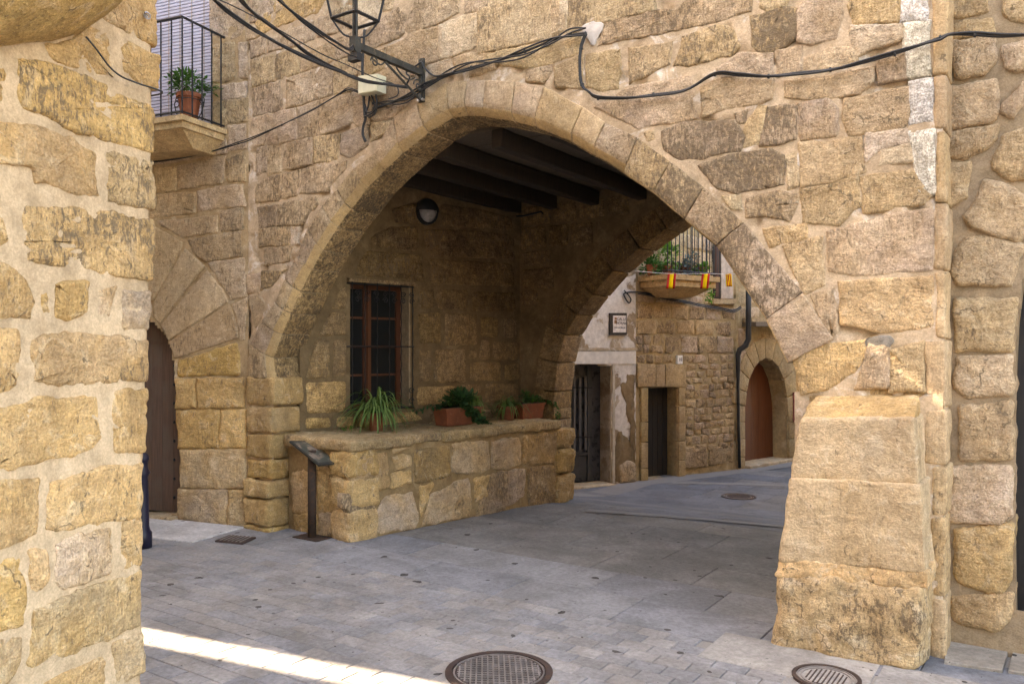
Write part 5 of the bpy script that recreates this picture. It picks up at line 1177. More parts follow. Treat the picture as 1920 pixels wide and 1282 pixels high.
# ================================================================== STONE BENCH
BZ = .98
bn = thing('stone_bench', (-5.9, 7.0, 0), 'long masonry ledge of patched sandstone under the barred window, carrying pots', 'ledge')
LB = (Vector((-5.19, 8.69, 0)) - Vector((-5.69, 5.63, 0))).length
M_MORT_BN = mortar_mat('brown_bench_mortar', (.36, .25, .135), (.31, .21, .11), (.4, .29, .17))
sheet(BF, 0, LB, -.02, BZ - .08, .035, M_MORT_BN, bn, name='ledge_front', amp=.01, low=.015); sheet(BE, 0, .96, -.02, BZ - .08, .035, M_MORT_BN, bn, name='ledge_end', amp=.012, low=.02)
mb = MB(); mb.hexa([Vector((-6.64, 5.72, 0)), Vector((-5.73, 5.68, 0)), Vector((-5.24, 8.66, 0)), Vector((-6.1, 8.9, 0))], [Vector((-6.64, 5.72, BZ - .09)), Vector((-5.73, 5.68, BZ - .09)), Vector((-5.24, 8.66, BZ - .09)), Vector((-6.1, 8.9, BZ - .09))]); mb.build('ledge_core', M_MORT_BN, bn)
cM = crop(540, 680, 3.43)
stones(BF, cM, [
    ('y', [(402, 592), (640, 580), (650, 800), (580, 812), (420, 826), (405, 740)]), ('y', [(668, 600), (786, 596), (790, 660), (668, 682)]), ('y', [(660, 710), (790, 690), (796, 770), (665, 800)]), ('n', [(818, 570), (900, 546), (1036, 540), (1040, 730), (820, 770)]), ('w', [(1050, 522), (1290, 502), (1296, 690), (1170, 712), (1050, 702)]),
    ('w', [(1310, 502), (1490, 482), (1496, 650), (1420, 682), (1310, 690)]), ('n', [(1508, 474), (1730, 452), (1730, 640), (1510, 660)]), ('b', [(352, 850), (550, 830), (560, 1000), (480, 1062), (420, 1000), (352, 930)]), ('w', [(562, 960), (640, 860), (800, 832), (835, 1000), (820, 1062), (582, 1092)]),
    ('y', [(850, 792), (935, 776), (900, 900), (850, 1000)]), ('w', [(905, 850), (1160, 742), (1180, 860), (1170, 980), (870, 1042)]), ('y', [(1192, 742), (1292, 722), (1282, 860), (1204, 890)]), ('b', [(1304, 712), (1520, 682), (1522, 850), (1310, 982), (1196, 992)]), ('n', [(1545, 672), (1722, 660), (1716, 900), (1540, 932)])],
    bn, M_STONE_L, 'w', proud=.016, rough=.012, jit=.012, res=.035, joint=-.012, corner=.014)
stones(BE, cM, [('y', [(190, 690), (340, 680), (385, 830), (345, 940), (200, 960)]), ('y', [(20, 700), (170, 690), (180, 960), (40, 960)]), ('b', [(200, 972), (340, 962), (392, 1100), (200, 1112)]), ('y', [(40, 975), (180, 975), (180, 1112), (60, 1120)]), ('y', [(150, 590), (380, 600), (385, 690), (150, 680)])], bn, M_STONE_L, 'y', proud=.012, rough=.016, jit=.014, joint=-.012, corner=.014, res=.035)
# thick top slabs with a rounded nose
cuts = [0.0, .24, .37, .56, 1.0]; a0v, b0v = Vector((-5.69, 5.63, 0)), Vector((-5.19, 8.69, 0)); bw0, bw1 = Vector((-6.68, 5.66, 0)), Vector((-6.02, 8.93, 0)); ov = BF.n * .035
for k in range(4):
    t0, t1 = cuts[k] + .002, cuts[k + 1] - .002
    f0, f1 = a0v.lerp(b0v, t0) + ov, a0v.lerp(b0v, t1) + ov; g0, g1 = bw0.lerp(bw1, t0), bw0.lerp(bw1, t1)
    if k == 0: f0 += Vector((0, -.05, 0)); g0 += Vector((0, -.05, 0))
    dz = [(rnd() - .5) * .02 for _ in range(2)]; zl, zh = BZ - .11 + dz[0], BZ + dz[1] * .4
    block([Vector((f0.x, f0.y, zl)), Vector((f1.x, f1.y, zl)), Vector((f1.x, f1.y, zh)), Vector((f0.x, f0.y, zh)), Vector((g0.x, g0.y, zl)), Vector((g1.x, g1.y, zl)), Vector((g1.x, g1.y, zh)), Vector((g0.x, g0.y, zh))], M_STONE, bn, 'top_slab', r=.035, amp=.016, res=.05, color=tone((.42, .31, .175, .22), .06), freq=6)
e0 = Vector((-5.21, 8.6, 0))
for z0, z1 in ((-.05, .3), (.31, .62), (.63, .87)):
    block([Vector((-5.5, 8.60, z0)), Vector((-5.15, 8.60, z0)), Vector((-5.15, 8.60, z1)), Vector((-5.5, 8.60, z1)), Vector((-5.5, 8.98, z0)), Vector((-5.12, 8.98, z0)), Vector((-5.12, 8.98, z1)), Vector((-5.5, 8.98, z1))], M_STONE_L, bn, 'end_stone', r=.05, amp=.025, res=.05, color=tone((.42, .3, .15, .3)), freq=6)
for z0, z1 in ((-.03, .3), (.31, .6), (.61, .87)):
    j = rnd() * .03; block([Vector((-5.98 - j, 5.60, z0)), Vector((-5.665, 5.585, z0)), Vector((-5.665, 5.585, z1)), Vector((-5.98 - j, 5.60, z1)), Vector((-5.93, 5.95 + j * 3, z0)), Vector((-5.61, 5.93 + j * 3, z0)), Vector((-5.61, 5.93 + j * 3, z1)), Vector((-5.93, 5.95 + j * 3, z1))], M_STONE_L, bn, 'corner_stone', r=.05, amp=.022, res=.04, color=tone(PAL['y']), freq=5)
# pale pink repair of exposed mortar
for q in ([(668, 545), (786, 530), (788, 552), (720, 560), (690, 590), (668, 585)], [(660, 680), (780, 664), (780, 680), (700, 690), (662, 706)]): stone(BF, cM(q), bn, M_PATCH, (.6, .5, .4, 0), proud=.03, name='plaster_patch', depth=0, edge=0, res=.03)

# ================================================================== POTTED PLANTS
M_SPID = leaf_mat('spider_leaf', (.05, .13, .03), (.10, .20, .045)); M_SPIDW = leaf_mat('spider_leaf_edge', (.15, .24, .07), (.22, .31, .11)); M_IVY = leaf_mat('ivy_leaf', (.018, .06, .02), (.035, .10, .03)); M_BUSH = leaf_mat('bush_leaf', (.03, .10, .02), (.06, .16, .03)); M_GREY = leaf_mat('blue_grey_leaf', (.07, .12, .12), (.12, .18, .18)); M_LIME = leaf_mat('bright_leaf', (.07, .2, .02), (.12, .28, .04))
def strap_leaves(c, n, L, droop, w_, spread=1.0):
    V = []; Fc = []; fm = []
    for k in range(n):
        a = rnd() * 6.283; ln = L * (.55 + .55 * rnd()); el = math.radians(35 + 50 * rnd()); d = Vector((math.cos(a), math.sin(a), 0)); s = Vector((-d.y, d.x, 0))
        p_ = Vector(c) + d * rnd() * .03; v = d * math.cos(el) * spread + Vector((0, 0, math.sin(el))); rows = []; K = 9; g = droop * (.6 + .8 * rnd())
        for j in range(K + 1):
            t = j / K; ww = w_ * (.5 + 1.2 * t * (1 - t) * 2) * (1 - t ** 3) + .0008
            rows.append((p_ - s * ww, p_ - s * ww * .45 + Vector((0, 0, -.002)), p_ + s * ww * .45 + Vector((0, 0, -.002)), p_ + s * ww)); v = v + Vector((0, 0, -g / K)); p_ = p_ + v.normalized() * ln / K
        b = len(V)
        for r_ in rows: V += r_
        for j in range(K):
            for q in range(3): Fc.append((b + j * 4 + q, b + j * 4 + q + 1, b + (j + 1) * 4 + q + 1, b + (j + 1) * 4 + q)); fm.append(1 if q == 1 else 0)
    return V, Fc, fm
def leaf_quad(V, Fc, p_, d, up, L, w_):
    d = d.normalized(); s = d.cross(up)
    s = s.normalized() if s.length > .01 else Vector((1, 0, 0)); b = len(V)
    nn = s.cross(d)
    V += [p_, p_ + d * L * .4 + s * w_ + nn * w_ * .25, p_ + d * L, p_ + d * L * .4 - s * w_ + nn * w_ * .25, p_ + d * L * .45]; Fc += [(b, b + 1, b + 4), (b + 1, b + 2, b + 4), (b, b + 4, b + 3), (b + 4, b + 2, b + 3)]
def rv():
    while True:
        v = Vector((rnd() * 2 - 1, rnd() * 2 - 1, rnd() * 2 - 1))
        if .05 < v.length < 1: return v
def bush(c, rx, ry_, rz, n, L, w_):
    V = []; Fc = []; hubs = [Vector(c) + Vector((q.x * rx * .75, q.y * ry_ * .75, q.z * rz * .75)) for q in [rv() for _ in range(9)]]
    for k in range(n):
        h = random.choice(hubs); o = rv(); p_ = h + Vector((o.x * rx, o.y * ry_, o.z * rz)) * .45
        leaf_quad(V, Fc, p_, (p_ - Vector(c)) + rv() * .15 + Vector((0, 0, .03)), Vector((rnd() - .5, rnd() - .5, 1)), L * (.6 + .7 * rnd()), w_ * (.7 + .5 * rnd()))
    return V, Fc
def trail(V, Fc, pts, n, L, w_, sp=.05):
    P = smooth_line(pts, 8)
    for k in range(n):
        q = P[int(rnd() * (len(P) - 1))] + rv() * sp; leaf_quad(V, Fc, q, rv() + Vector((.3, -.3, -.4)), Vector((rnd() - .5, -.6, 1)), L * (.6 + .7 * rnd()), w_)
def round_pot(c, r, h, parent, soil=True):
    m = MB(); m.lathe(c, [(r * .68, 0), (r * .95, h * .82), (r * 1.08, h * .82), (r * 1.1, h), (r * .98, h), (r * .95, h * .93), (.001, h * .92)], 24); m.build('pot', M_TERRA, parent, False)
def trough(c, dirv, L, w_, h, parent):
    d = Vector(dirv).normalized(); s = Vector((-d.y, d.x, 0)); m = MB()
    def q(l, w2, z): return [c + d * l + s * w2 + Vector((0, 0, z)), c - d * l + s * w2 + Vector((0, 0, z)), c - d * l - s * w2 + Vector((0, 0, z)), c + d * l - s * w2 + Vector((0, 0, z))]
    m.hexa(q(L * .44, w_ * .4, 0), q(L * .49, w_ * .48, h * .85)); m.hexa(q(L * .52, w_ * .54, h * .85), q(L * .53, w_ * .55, h)); m.build('pot', M_TERRA, parent)
    m = MB(); m.hexa(q(L * .49, w_ * .5, h - .01), q(L * .49, w_ * .5, h + .004)); m.build('soil', M_SOIL, parent)
bd_dir = BF.d
# spider plant
pc = cam_pt(706, 806, 8.75); pc.z = BZ + .004
t1 = thing('spider_plant', pc, 'large spider plant with arching striped leaves in a small clay pot below the window', 'potted plant', 'pots on the ledge')
round_pot(pc, .1, .18, t1); V, Fc, fm = strap_leaves(pc + Vector((0, 0, .19)), 150, .56, 2.1, .0095); mesh('foliage', V, Fc, None, t1, True, mats=[M_SPID, M_SPIDW], fmat=fm)
V = []; Fc = []; trail(V, Fc, [pc + Vector((-.06, 0, .1)), pc + Vector((-.2, -.12, .04)), pc + Vector((-.32, -.2, .03))], 30, .04, .012, .025); mesh('trailing_shoot', V, Fc, M_LIME, t1)
# trough with ivy
pc = cam_pt(858, 794, 9.45); pc.z = BZ + .004
t2 = thing('ivy_trough', pc, 'long clay trough of dark ivy spilling over the front of the ledge', 'potted plant', 'pots on the ledge')
trough(pc, bd_dir, .56, .24, .2, t2); top = pc + Vector((0, 0, .22))
V, Fc = bush(top + bd_dir * .05 + Vector((0, 0, .05)), .19, .34, .13, 620, .065, .02); fr = BF.n
trail(V, Fc, [top + fr * .1, top + fr * .2 + Vector((0, 0, -.1)) + bd_dir * .1, top + fr * .24 + Vector((0, 0, -.24)) + bd_dir * .22], 260, .06, .02, .06); trail(V, Fc, [top + fr * .22 + Vector((0, 0, -.2)) + bd_dir * .15, top + fr * .27 + Vector((0, 0, -.33)) + bd_dir * .3], 110, .05, .018, .04)
trail(V, Fc, [top - bd_dir * .25, top - bd_dir * .42 + Vector((0, 0, .0)), top - bd_dir * .55 + Vector((-.1, 0, -.03))], 60, .045, .014, .035); mesh('ivy', V, Fc, M_IVY, t2)
V, Fc, fm = strap_leaves(top + bd_dir * .24, 26, .34, 2.2, .007); mesh('foliage', V, Fc, None, t2, True, mats=[M_SPID, M_SPIDW], fmat=fm)
V, Fc, fm = strap_leaves(top - bd_dir * .12, 9, .2, 1.2, .009); mesh('shoot', V, Fc, None, t2, True, mats=[M_SPID, M_SPIDW], fmat=fm)
pc = cam_pt(893, 789, 9.85); pc.z = BZ + .004
t2b = thing('clay_pot', pc, 'round clay pot half hidden behind the spilling ivy', 'potted plant', 'pots on the ledge'); round_pot(pc, .085, .17, t2b); V, Fc, fm = strap_leaves(pc + Vector((0, 0, .17)), 34, .34, 2.4, .006); mesh('foliage', V, Fc, None, t2b, True, mats=[M_SPID, M_SPIDW], fmat=fm)
pc = cam_pt(951, 786, 10.05); pc.z = BZ + .004
t3 = thing('small_spider_plant', pc, 'short spider plant in a glazed clay pot near the far end of the ledge', 'potted plant', 'pots on the ledge'); round_pot(pc, .115, .17, t3); V, Fc, fm = strap_leaves(pc + Vector((.02, -.01, .17)), 60, .36, 2.6, .0075); mesh('foliage', V, Fc, None, t3, True, mats=[M_SPID, M_SPIDW], fmat=fm)
pc = cam_pt(990, 783, 10.3); pc.z = BZ + .004
t4 = thing('leafy_trough', pc, 'clay trough of leafy green trailing plant at the far end of the ledge', 'potted plant', 'pots on the ledge'); trough(pc, bd_dir, .42, .2, .19, t4); top = pc + Vector((0, 0, .2)); V, Fc = bush(top + bd_dir * .08 + Vector((0, 0, .07)), .13, .2, .11, 320, .05, .014); trail(V, Fc, [top + bd_dir * .2, top + bd_dir * .36 + fr * .1 + Vector((0, 0, -.02)), top + bd_dir * .42 + fr * .16 + Vector((0, 0, -.2))], 110, .045, .013, .04); mesh('foliage', V, Fc, M_BUSH, t4)
# pot hung on the left balcony
pc = LH.w(ba - .24, bz + .36, bp - .34); pc.z = cam_pt(356, 196, 8.0).z
t5 = thing('balcony_pot', pc, 'bushy jade-like plant in a terracotta pot hung on the left balcony rail', 'potted plant'); round_pot(pc, .12, .24, t5); V, Fc = bush(pc + Vector((0, 0, .36)), .27, .27, .12, 520, .055, .016); mesh('foliage', V, Fc, M_BUSH, t5)
m = MB(); m.tube([pc + Vector((.135 * math.cos(k * .4), .135 * math.sin(k * .4), .17)) for k in range(17)], .005, 5)
for s in (-1, 1):
    m.tube(smooth_line([pc + LH.d * s * .16 + Vector((0, 0, .2)), pc + LH.d * s * .2 + Vector((0, 0, .16)), pc + LH.d * s * .15 + Vector((0, 0, .02)), pc + LH.d * s * .05 + Vector((0, 0, -.1)), pc - LH.n * .05 + Vector((0, 0, -.2))], 5), .006, 5); m.tube(scroll(LH, 0, 0, .035, s, 0) and [pc + LH.d * s * (.17 + .03 * math.cos(k * .5)) + Vector((0, 0, .16 + .03 * math.sin(k * .5))) for k in range(13)], .005, 5)
m.build('pot_holder', M_IRON, t5)
# plants on the rear balcony
for px, py, r_, mt, nm, lb in ((1222, 503, .2, M_BUSH, 'balcony_fern', 'rounded green plant at the near end of the rear balcony'), (1252, 482, .24, M_LIME, 'balcony_shrub', 'bright green tall plant behind the rear balcony bars'), (1283, 493, .25, M_GREY, 'balcony_olive', 'blue grey leaved shrub on the rear balcony'), (1312, 512, .17, M_LIME, 'balcony_creeper', 'yellow green creeper hanging off the rear balcony corner')):
    a, _z = RH.at(px, py); c = RH.w(min(a, bA1 - .1), 0, bd - .25); c = cam_pt(px, py, (c - Vector((0, 0, 0))).dot(FW)); base = Vector((c.x, c.y, bzz + .005))
    th = thing(nm, base, lb, 'potted plant', 'plants on the rear balcony'); round_pot(base, .1, .18, th); V, Fc = bush(c, r_, r_, r_ * 1.05, 360, .08, .022)
    if nm == 'balcony_creeper': trail(V, Fc, [c, c + Vector((0, 0, -.2)) + RH.n * .2, c + Vector((0, 0, -.5)) + RH.n * .25], 120, .07, .022, .08)
    V2 = []; F2 = []; m = MB(); m.tube([base + Vector((0, 0, .16)), base.lerp(c, .6), c], [.012, .01, .006], 5); m.build('stem', M_BEAM, th); mesh('foliage', V, Fc, mt, th)

# ================================================================== LECTERN
lp = gpt(585, 1008); lp.z = 0
lt = thing('information_lectern', lp, 'rusty iron post with a tilted information panel before the ledge', 'information panel')
m = MB(); m.tube([lp, lp + Vector((0, 0, .86))], .042, 14); m.build('post', M_RUST, lt, True)
m = MB(); m.box(lp + Vector((0, 0, .006)), Vector((.17, 0, 0)), Vector((0, .1, 0)), Vector((0, 0, .006))); m.build('base_plate', M_RUST, lt)
d0 = lp.dot(FW); C = [cam_pt(543, 826, d0 + .05), cam_pt(586, 826, d0 + .25), cam_pt(643, 866, d0 + .0), cam_pt(598, 871, d0 - .22)]
nrm = (C[1] - C[0]).cross(C[3] - C[0]).normalized()
if nrm.z < 0: nrm = -nrm
m = MB(); m.hexa(C, [q - nrm * .018 for q in C]); m.build('panel', M_IRON_W, lt)
cc = sum(C, Vector()) / 4; m = MB(); I = [cc.lerp(q, .86) + nrm * .002 for q in C]; m.hexa(I, [q - nrm * .001 for q in I])
mt_, t, n, l, p = nodes('scratched_panel'); v, _ = coords(t, False); a_ = noise_(t, v, 9, 6, .7, .6); c_ = mixc(t, ramp(t, a_, .5, .62), (.05, .06, .052), (.26, .2, .16)); l.new(c_, p.inputs['Base Color']); p.inputs['Roughness'].default_value = .3; m.build('panel_face', mt_, lt)

# ================================================================== BOLLARD behind the corner
bp_ = gpt(274, 1026); bp_.z = 0; bp_ = bp_ - RT * .035
bo = thing('iron_bollard', bp_, 'slim black iron bollard half hidden behind the near corner wall', 'bollard')
m = MB(); m.lathe(bp_, [(.085, 0), (.085, .14), (.07, .16), (.06, .2), (.055, .5), (.05, .66), (.07, .7), (.05, .74), (.05, .8)], 18); m.build('post', paint_mat('dark_navy_iron', (.012, .011, .03), .45), bo, True)
m = MB(); m.lathe(bp_ + Vector((0, 0, .8)), [(.05, 0), (.06, .03), (.05, .07), (.02, .1), (.005, .12)], 16); m.build('finial', bpy.data.materials['dark_navy_iron'], bo, True)

# ================================================================== WALL LAMP in the passage
a, z = WW.at(797, 398); wc = WW.w(a, z, .0)
wlm = thing('bulkhead_lamp', wc, 'round bulkhead lamp with a dark hood and white globe high in the passage', 'lamp')
def dome(P, a, z, rx, rz, h0, hh, n=20, k=6, z0=-1, z1=1):
    V = []; Fc = []
    for j in range(k + 1):
        th_ = j / k * math.pi / 2; r_ = math.cos(th_); h = h0 + hh * math.sin(th_)
        V += [P.w(a + rx * r_ * math.cos(6.28318 * i / n), z + rz * r_ * math.sin(6.28318 * i / n), h) for i in range(n)]
    for j in range(k):
        for i in range(n): Fc.append((j * n + i, j * n + (i + 1) % n, (j + 1) * n + (i + 1) % n, (j + 1) * n + i))
    return V, Fc
V, Fc = dome(WW, a, z, .13, .13, .03, .1); fix_normals(mesh('globe', V, Fc, paint_mat('milk_glass', (.24, .24, .25), .25), wlm, True))
V, Fc = ring(Vector((0, 0, 0)), .125, .15, 0, .06, 32); V = [WW.w(a + q.x, z + q.y, q.z) for q in V]; fix_normals(mesh('rim', V, Fc, M_IRON, wlm))
V = []; Fc = []
for j in range(7):
    th_ = j / 6 * math.pi / 2
    for i in range(17):
        ph = math.pi * i / 16; V.append(WW.w(a + .15 * math.cos(th_) * math.cos(ph), z + .15 * math.cos(th_) * math.sin(ph) + .005, .055 + .1 * math.sin(th_)))
for j in range(6):
    for i in range(16): Fc.append((j * 17 + i, j * 17 + i + 1, (j + 1) * 17 + i + 1, (j + 1) * 17 + i))
mesh('hood', V, Fc, M_IRON, wlm, True)

# ================================================================== STREET LANTERN on its bracket
pa_ = F.at(795, 140); wpl = F.w(pa_[0], pa_[1], .0)
ln_ = thing('street_lantern', wpl, 'wrought iron bracket lantern with flared glass sides above the arch', 'street lamp')
ub = pa_[0]; zb_ = pa_[1]
m = MB(); m.box(F.w(ub, zb_ - .06, .03), (.028, 0, 0), (0, .012, 0), (0, 0, .19)); m.box(F.w(ub, zb_ - .06, .045), (.012, 0, 0), (0, .012, 0), (0, 0, .17)); m.build('wall_plate', M_IRON_W, ln_)
for s in (-.02, .02):
    m = MB(); q = F.w(ub + s * 1.2, zb_ - .235, .03); m.tube([q, q + F.n * .025], .012, 7); m.build('bolt', bpy.data.materials['zinc'], ln_)
E = F.w(ub, zb_ + .0, .84); m = MB(); m.box((F.w(ub, zb_, .03) + E) / 2, (.022, 0, 0), (0, .41, 0), (0, 0, .026)); m.build('arm', M_IRON_W, ln_)
def arm(h, dz): return F.w(ub, zb_ + dz, h)
m = MB(); m.tube([arm(.04, -.24), arm(.5, -.03)], .011, 6); m.build('brace', M_IRON_W, ln_)
for pts in ([arm(.08 + .06 * (1 - k / 20) * math.cos(k * .5), -.12 + .06 * (1 - k / 20) * math.sin(k * .5)) for k in range(18)], [arm(.62 + .045 * (1 - k / 22) * math.cos(k * .5), -.07 + .045 * (1 - k / 22) * math.sin(k * .5)) for k in range(18)], smooth_line([arm(.12, -.06), arm(.2, -.1), arm(.3, -.08), arm(.36, -.04)], 5), smooth_line([arm(.5, -.04), arm(.56, -.075), arm(.66, -.045)], 5)):
    m = MB(); m.tube(pts, .007, 5); m.build('scroll', M_IRON_W, ln_)
m = MB(); m.tube([E + Vector((0, 0, -.08)), E + Vector((0, 0, .5))], .022, 8); m.box(E, (.032, 0, 0), (0, .032, 0), (0, 0, .06)); m.build('stem', M_IRON_W, ln_)
zl = E.z + .2; hb_, ht, hgt = .13, .21, .5; ang = math.atan2(-E.y, -E.x) - math.pi / 4
def lc(s, k, z): 
    a_ = ang + k * math.pi / 2 + math.pi / 4; return Vector((E.x + s * 1.414 * math.cos(a_), E.y + s * 1.414 * math.sin(a_), z))
for k in range(4):
    m = MB(); m.tube([lc(hb_, k, zl), lc(ht, k, zl + hgt)], .011, 6); m.build('corner_bar', M_IRON, ln_)
    m = MB(); m.tube([lc(hb_, k, zl), lc(hb_, k + 1, zl)], .014, 6); m.build('base_bar', M_IRON, ln_); m = MB(); m.tube([lc(ht, k, zl + hgt), lc(ht, k + 1, zl + hgt)], .014, 6); m.build('top_bar', M_IRON, ln_)
    m = MB(); m.tube(smooth_line([E + Vector((0, 0, .06)), E.lerp(lc(hb_, k, zl), .5) + Vector((0, 0, -.02)), lc(hb_, k, zl)], 4), .008, 5); m.build('support', M_IRON, ln_)
mg, t, n, l, p = nodes('lantern_glass'); gl = t.nodes.new('ShaderNodeBsdfTransparent'); gl.inputs[0].default_value = (.93, .95, .95, 1); gg = t.nodes.new('ShaderNodeBsdfGlossy'); gg.inputs['Roughness'].default_value = .05; mx = t.nodes.new('ShaderNodeMixShader'); mx.inputs[0].default_value = .02; l.new(gl.outputs[0], mx.inputs[1]); l.new(gg.outputs[0], mx.inputs[2]); l.new(mx.outputs[0], n['Material Output'].inputs[0])
for k in range(4): mesh('pane', [lc(hb_, k, zl), lc(hb_, k + 1, zl), lc(ht, k + 1, zl + hgt), lc(ht, k, zl + hgt)], [(0, 1, 2, 3)], mg, ln_)
m = MB(); m.add([lc(ht + .03, k, zl + hgt + .01) for k in range(4)] + [Vector((E.x, E.y, zl + hgt + .25))], [(0, 1, 4), (1, 2, 4), (2, 3, 4), (3, 0, 4), (3, 2, 1, 0)]); m.build('roof', M_IRON, ln_)
# a timber-and-iron mast part hanging below the stem
m = MB(); m.box(E + Vector((0, 0, -.1)), (.05, 0, 0), (0, .03, 0), (0, 0, .03)); m.build('insulator', M_IRON, ln_)

# ================================================================== JUNCTION BOX and cables on the facade
jb = thing('junction_box', F.pix(710, 185, .05), 'cream plastic junction box on the wall above the arch with black cables below', 'junction box')
A = [F.at(691, 184), F.at(727, 178), F.at(727, 146), F.at(691, 150)]
m = MB(); m.hexa([F.w(q[0], q[1], .13) for q in A], [F.w(q[0], q[1], .02) for q in A]); m.build('box', paint_mat('cream_plastic', (.62, .6, .45), .45, 0, .08), jb)
m = MB(); c2 = sum((Vector(q) for q in A), Vector((0, 0))) / 4; I = [Vector(q).lerp(c2, .06) for q in A]; m.hexa([F.w(q[0], q[1], .14) for q in I], [F.w(q[0], q[1], .129) for q in I]); m.build('lid', bpy.data.materials['cream_plastic'], jb)
for k, pts in enumerate(([(700, 183), (698, 200), (694, 215), (700, 222), (712, 212), (714, 190)], [(706, 183), (712, 200), (708, 212), (698, 214), (694, 200)], [(716, 182), (718, 200), (712, 214), (694, 224)])):
    m = MB(); m.tube(smooth_line([F.pix(x, y, .05 + .015 * k) for x, y in pts], 5), .009, 5); m.build('cable_loop', M_RUBBER, jb)
def cable(name, pts, r, label, plane=F, h=.045, group=None, extra=()):
    m = MB()
    P = [p if isinstance(p, Vector) else plane.pix(p[0], p[1], p[2] if len(p) > 2 else h) for p in pts]
    r *= .82; m.tube(smooth_line(P, 6), r, 6)
    if name == 'wall_cable' and len(P) > 9:
        for q, w2 in list(zip(P, P[1:]))[1:-1:2]:
            t_ = (w2 - q).normalized(); m.tube([q - t_ * .006, q + t_ * .006], r * 1.75, 6)
    for off, rr in extra:
        k = rnd() * 5
        m.tube(smooth_line([q + Vector((0, -.012, off * math.sin(i * 1.3 + k))) for i, q in enumerate(P)], 6), rr, 5)
    return m.build(name, M_RUBBER, None, True, label=label, cat='cable', group=group)
cable('wall_cable', [(1105, 67), (1095, 95), (1093, 130), (1097, 162), (1110, 176), (1127, 187), (1180, 187), (1230, 181), (1290, 172), (1345, 143), (1390, 145), (1445, 147), (1500, 141), (1560, 135), (1620, 122), (1680, 105), (1730, 88), (1765, 76), (1785, 69), (1830, 70), (1880, 73), (1960, 68), (2150, 60), (2420, 40)], .012, 'black cable looping right across the facade over the arch and on past the right edge', extra=((.012, .008),))
cable('wall_cable', [(1105, 66), (1075, 70), (1040, 80), (990, 100), (940, 117), (890, 130), (850, 143), (805, 163), (770, 185), (735, 197), (706, 205)], .012, 'bundle of black cables between the white plaster patch and the junction box', extra=((.035, .007), (.05, .007), (.02, .008)))
cable('wall_cable', [(692, 60), (690, 100), (688, 130), (690, 170), (692, 215), (694, 225), (690, 240), (689, 255), (694, 268)], .016, 'thick black conduit dropping from the lantern stem to a hole over the arch', h=.06)
cable('wall_cable', [(770, 165), (778, 150), (772, 140), (790, 128), (800, 122), (806, 132), (822, 146), (838, 146), (860, 140)], .01, 'short grey cable looping round the bracket wall plate', h=.07)
cable('wall_cable', [(730, 160), (750, 163), (758, 172), (756, 184), (740, 190)], .007, 'thin cable curl beside the junction box', h=.08)
cable('wall_cable', [LH.pix(240, 312, .05), LH.pix(330, 300, .05), LH.pix(400, 287, .05), LH.pix(455, 272, .06), F.pix(480, 264, .06), F.pix(540, 238, .08), F.pix(600, 208, .08), F.pix(650, 180, .08), F.pix(664, 172, .06), F.pix(690, 181, .06)], .0075, 'thin twin cable rising from under the left balcony to the junction box', extra=((.015, .006),))
def air(name, pts, r, label, d0, d1, extra=()):
    n_ = len(pts); P = [cam_pt(x, y, d1 + (d0 - d1) * (i / (n_ - 1))) for i, (x, y) in enumerate(pts)]
    P = [P[0] + (P[0] - P[1]) * 2.5] + P
    return cable(name, P, r, label, extra=extra)
dE = E.dot(FW)
air('overhead_cable', [(395, -5), (430, 22), (480, 57), (530, 87), (580, 112), (630, 132), (680, 150), (715, 157), (765, 165)], .013, 'lowest thick overhead cable running up out of the picture from the junction box', 6.9, 5.2, ((.014, .009),))
air('overhead_cable', [(450, -5), (470, 20), (500, 44), (540, 72), (575, 98), (610, 119), (650, 138)], .013, 'middle overhead cable bundle merging with the lowest one', 6.7, 5.2, ((.014, .009),))
air('overhead_cable', [(516, -5), (545, 20), (590, 52), (625, 76), (655, 94), (664, 88)], .011, 'upper overhead cable ending at the lantern bracket', dE, 5.4, ((.012, .007),))
air('overhead_cable', [(522, -5), (560, 36), (610, 74), (650, 100), (672, 108)], .007, 'thin overhead wire just below the upper cable', dE, 5.5)
air('overhead_cable', [(400, -5), (450, 18), (520, 55), (600, 100), (650, 122), (700, 145), (735, 156)], .005, 'thinnest overhead wire crossing to the junction box', 6.8, 5.3)
cable('wall_cable', [LW.pix(139, 72, .06), LW.pix(160, 97, .06), LW.pix(188, 128, .05), LW.pix(215, 146, .04), LW.pix(245, 158, .04), LW.pix(294, 176, .03), LW.w(.03, LW.at(294, 182)[1], -.2)], .005, 'thin black wire slanting across the near corner wall')
# white plaster blob where the cables pin to the wall, and the lime streaks
blob = thing('plaster_patch', F.pix(1125, 80), 'small white plaster patch on the facade where two cables meet', 'plaster patch')
stone(F, [(1085, 55), (1100, 45), (1115, 37), (1132, 44), (1134, 58), (1122, 70), (1116, 88), (1104, 84), (1098, 66)], blob, paint_mat('white_plaster', (.52, .47, .43), .9, 0, .2, 40, .6), (1, 1, 1, 0), proud=.007, rough=.003, name='plaster', depth=0, edge=-.004, res=.03, jit=.012)
pl2 = thing('cement_patch', F.pix(1580, 660), 'grey cement repair between the blocks above the buttress', 'plaster patch')
stone(F, c7b([(770, 1075), (830, 1050), (930, 1048), (965, 1080), (920, 1150), (925, 1282), (800, 1282), (795, 1160)]), pl2, mortar_mat('grey_cement', (.24, .215, .185), (.2, .18, .155), (.29, .26, .225), scale=2), (1, 1, 1, 0), proud=.002, rough=.003, name='cement', depth=0, edge=.0, res=.03, jit=.01)

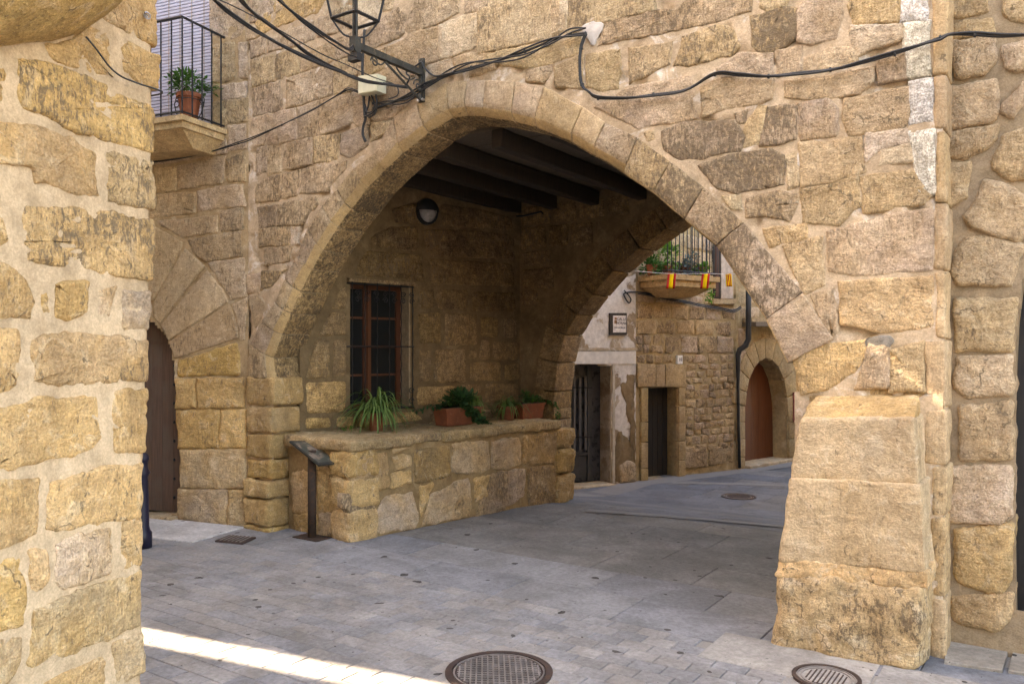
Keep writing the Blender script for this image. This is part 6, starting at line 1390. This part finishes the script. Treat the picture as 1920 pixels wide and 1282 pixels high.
# ================================================================== FLAGS strung across the rear street
ds = 13.2; sw = MB(); P = [cam_pt(1190, 508, ds), cam_pt(1255, 513, ds), cam_pt(1320, 513, ds), cam_pt(1368, 514, ds), cam_pt(1420, 512, ds)]
sw.tube(smooth_line(P, 4), .004, 4); sw.build('flag_string', paint_mat('white_string', (.6, .6, .6), .8), None, True, label='thin white string of bunting across the rear street', cat='string')
M_RED = paint_mat('flag_red', (.42, .012, .015), .75, 0, .1); M_YEL = paint_mat('flag_yellow', (.75, .55, .01), .75, 0, .1)
def flag(x0, x1, y0, y1, label, stripes, skew):
    th = thing('bunting_flag', cam_pt((x0 + x1) / 2, y0, ds), label, 'flag', 'bunting flags')
    edges = stripes; 
    for (s0, s1, mt) in edges:
        V = []; Fc = []; n_ = 6
        for j in range(n_ + 1):
            for s in (s0, (s0 + s1) / 2, s1):
                x = x0 + (x1 - x0) * s + skew * j / n_; y = y0 + (y1 - y0) * j / n_; V.append(cam_pt(x, y, ds + .02 * math.sin(s * 5 + j * .7)))
        for j in range(n_):
            for i in range(2): Fc.append((j * 3 + i, j * 3 + i + 1, (j + 1) * 3 + i + 1, (j + 1) * 3 + i))
        o = mesh('stripe', V, Fc, mt, th, True); sm = o.modifiers.new('s', 'SOLIDIFY'); sm.thickness = .003
SP = [(0, .27, M_RED), (.27, .73, M_YEL), (.73, 1, M_RED)]
flag(1252, 1268, 513, 541, 'red and yellow striped flag hanging nearest the dark passage wall', SP, -3); flag(1316, 1331, 513, 541, 'red and yellow striped flag in the middle of the bunting', SP, -3)
flag(1360, 1371, 513, 537, 'narrow many-striped red and yellow flag close to the arch edge', [(k / 7, (k + 1) / 7, M_YEL if k % 2 == 0 else M_RED) for k in range(7)], 2)

# ================================================================== UNSEEN SUN SCREEN added to the side, and unseen houses, all throwing shade
for nm, lab, boxes in (
    ('sun_screen', 'unseen tall slotted wall added beyond the near corner to shape the sunlight', [((-11.12, 0.2), (-11.0, 1.79), 0, 17), ((-11.12, 2.0), (-11.0, 3.42), 0, 17), ((-11.12, 3.42), (-11.0, 3.64), 0, 10.72), ((-11.12, 3.42), (-11.0, 3.64), 11.14, 17), ((-11.12, 3.64), (-11.0, 6.2), 0, 17), ((-11.12, 1.79), (-11.0, 2.0), 12.5, 17)]),):
    th = thing(nm, (-11.3, 2.5, 0), lab, 'house'); m = MB()  # added wall, its slit and hole cut for the sun streak and patch
    for (x0, y0), (x1, y1), z0, z1 in boxes: m.box(((x0 + x1) / 2, (y0 + y1) / 2, (z0 + z1) / 2), ((x1 - x0) / 2, 0, 0), (0, (y1 - y0) / 2, 0), (0, 0, (z1 - z0) / 2))
    m.build('house_wall', M_MORT_L, th)
th = thing('opposite_house', (5, -7, 0), 'plain pale house facing the archway across the street, behind the viewer', 'house'); m = MB(); m.box((5, -8, 4), (9, 0, 0), (0, 1.5, 0), (0, 0, 4)); m.build('house_wall', M_MORT_L, th)
th = thing('rear_side_house', (.5, 15, 0), 'plain house on the far side of the rear street, hidden by the arch', 'house'); m = MB(); m.box((.6, 15.2, 2.1), (1.9, 0, 0), (0, 5.7, 0), (0, 0, 2.7)); m.build('house_wall', M_MORT_B, th)
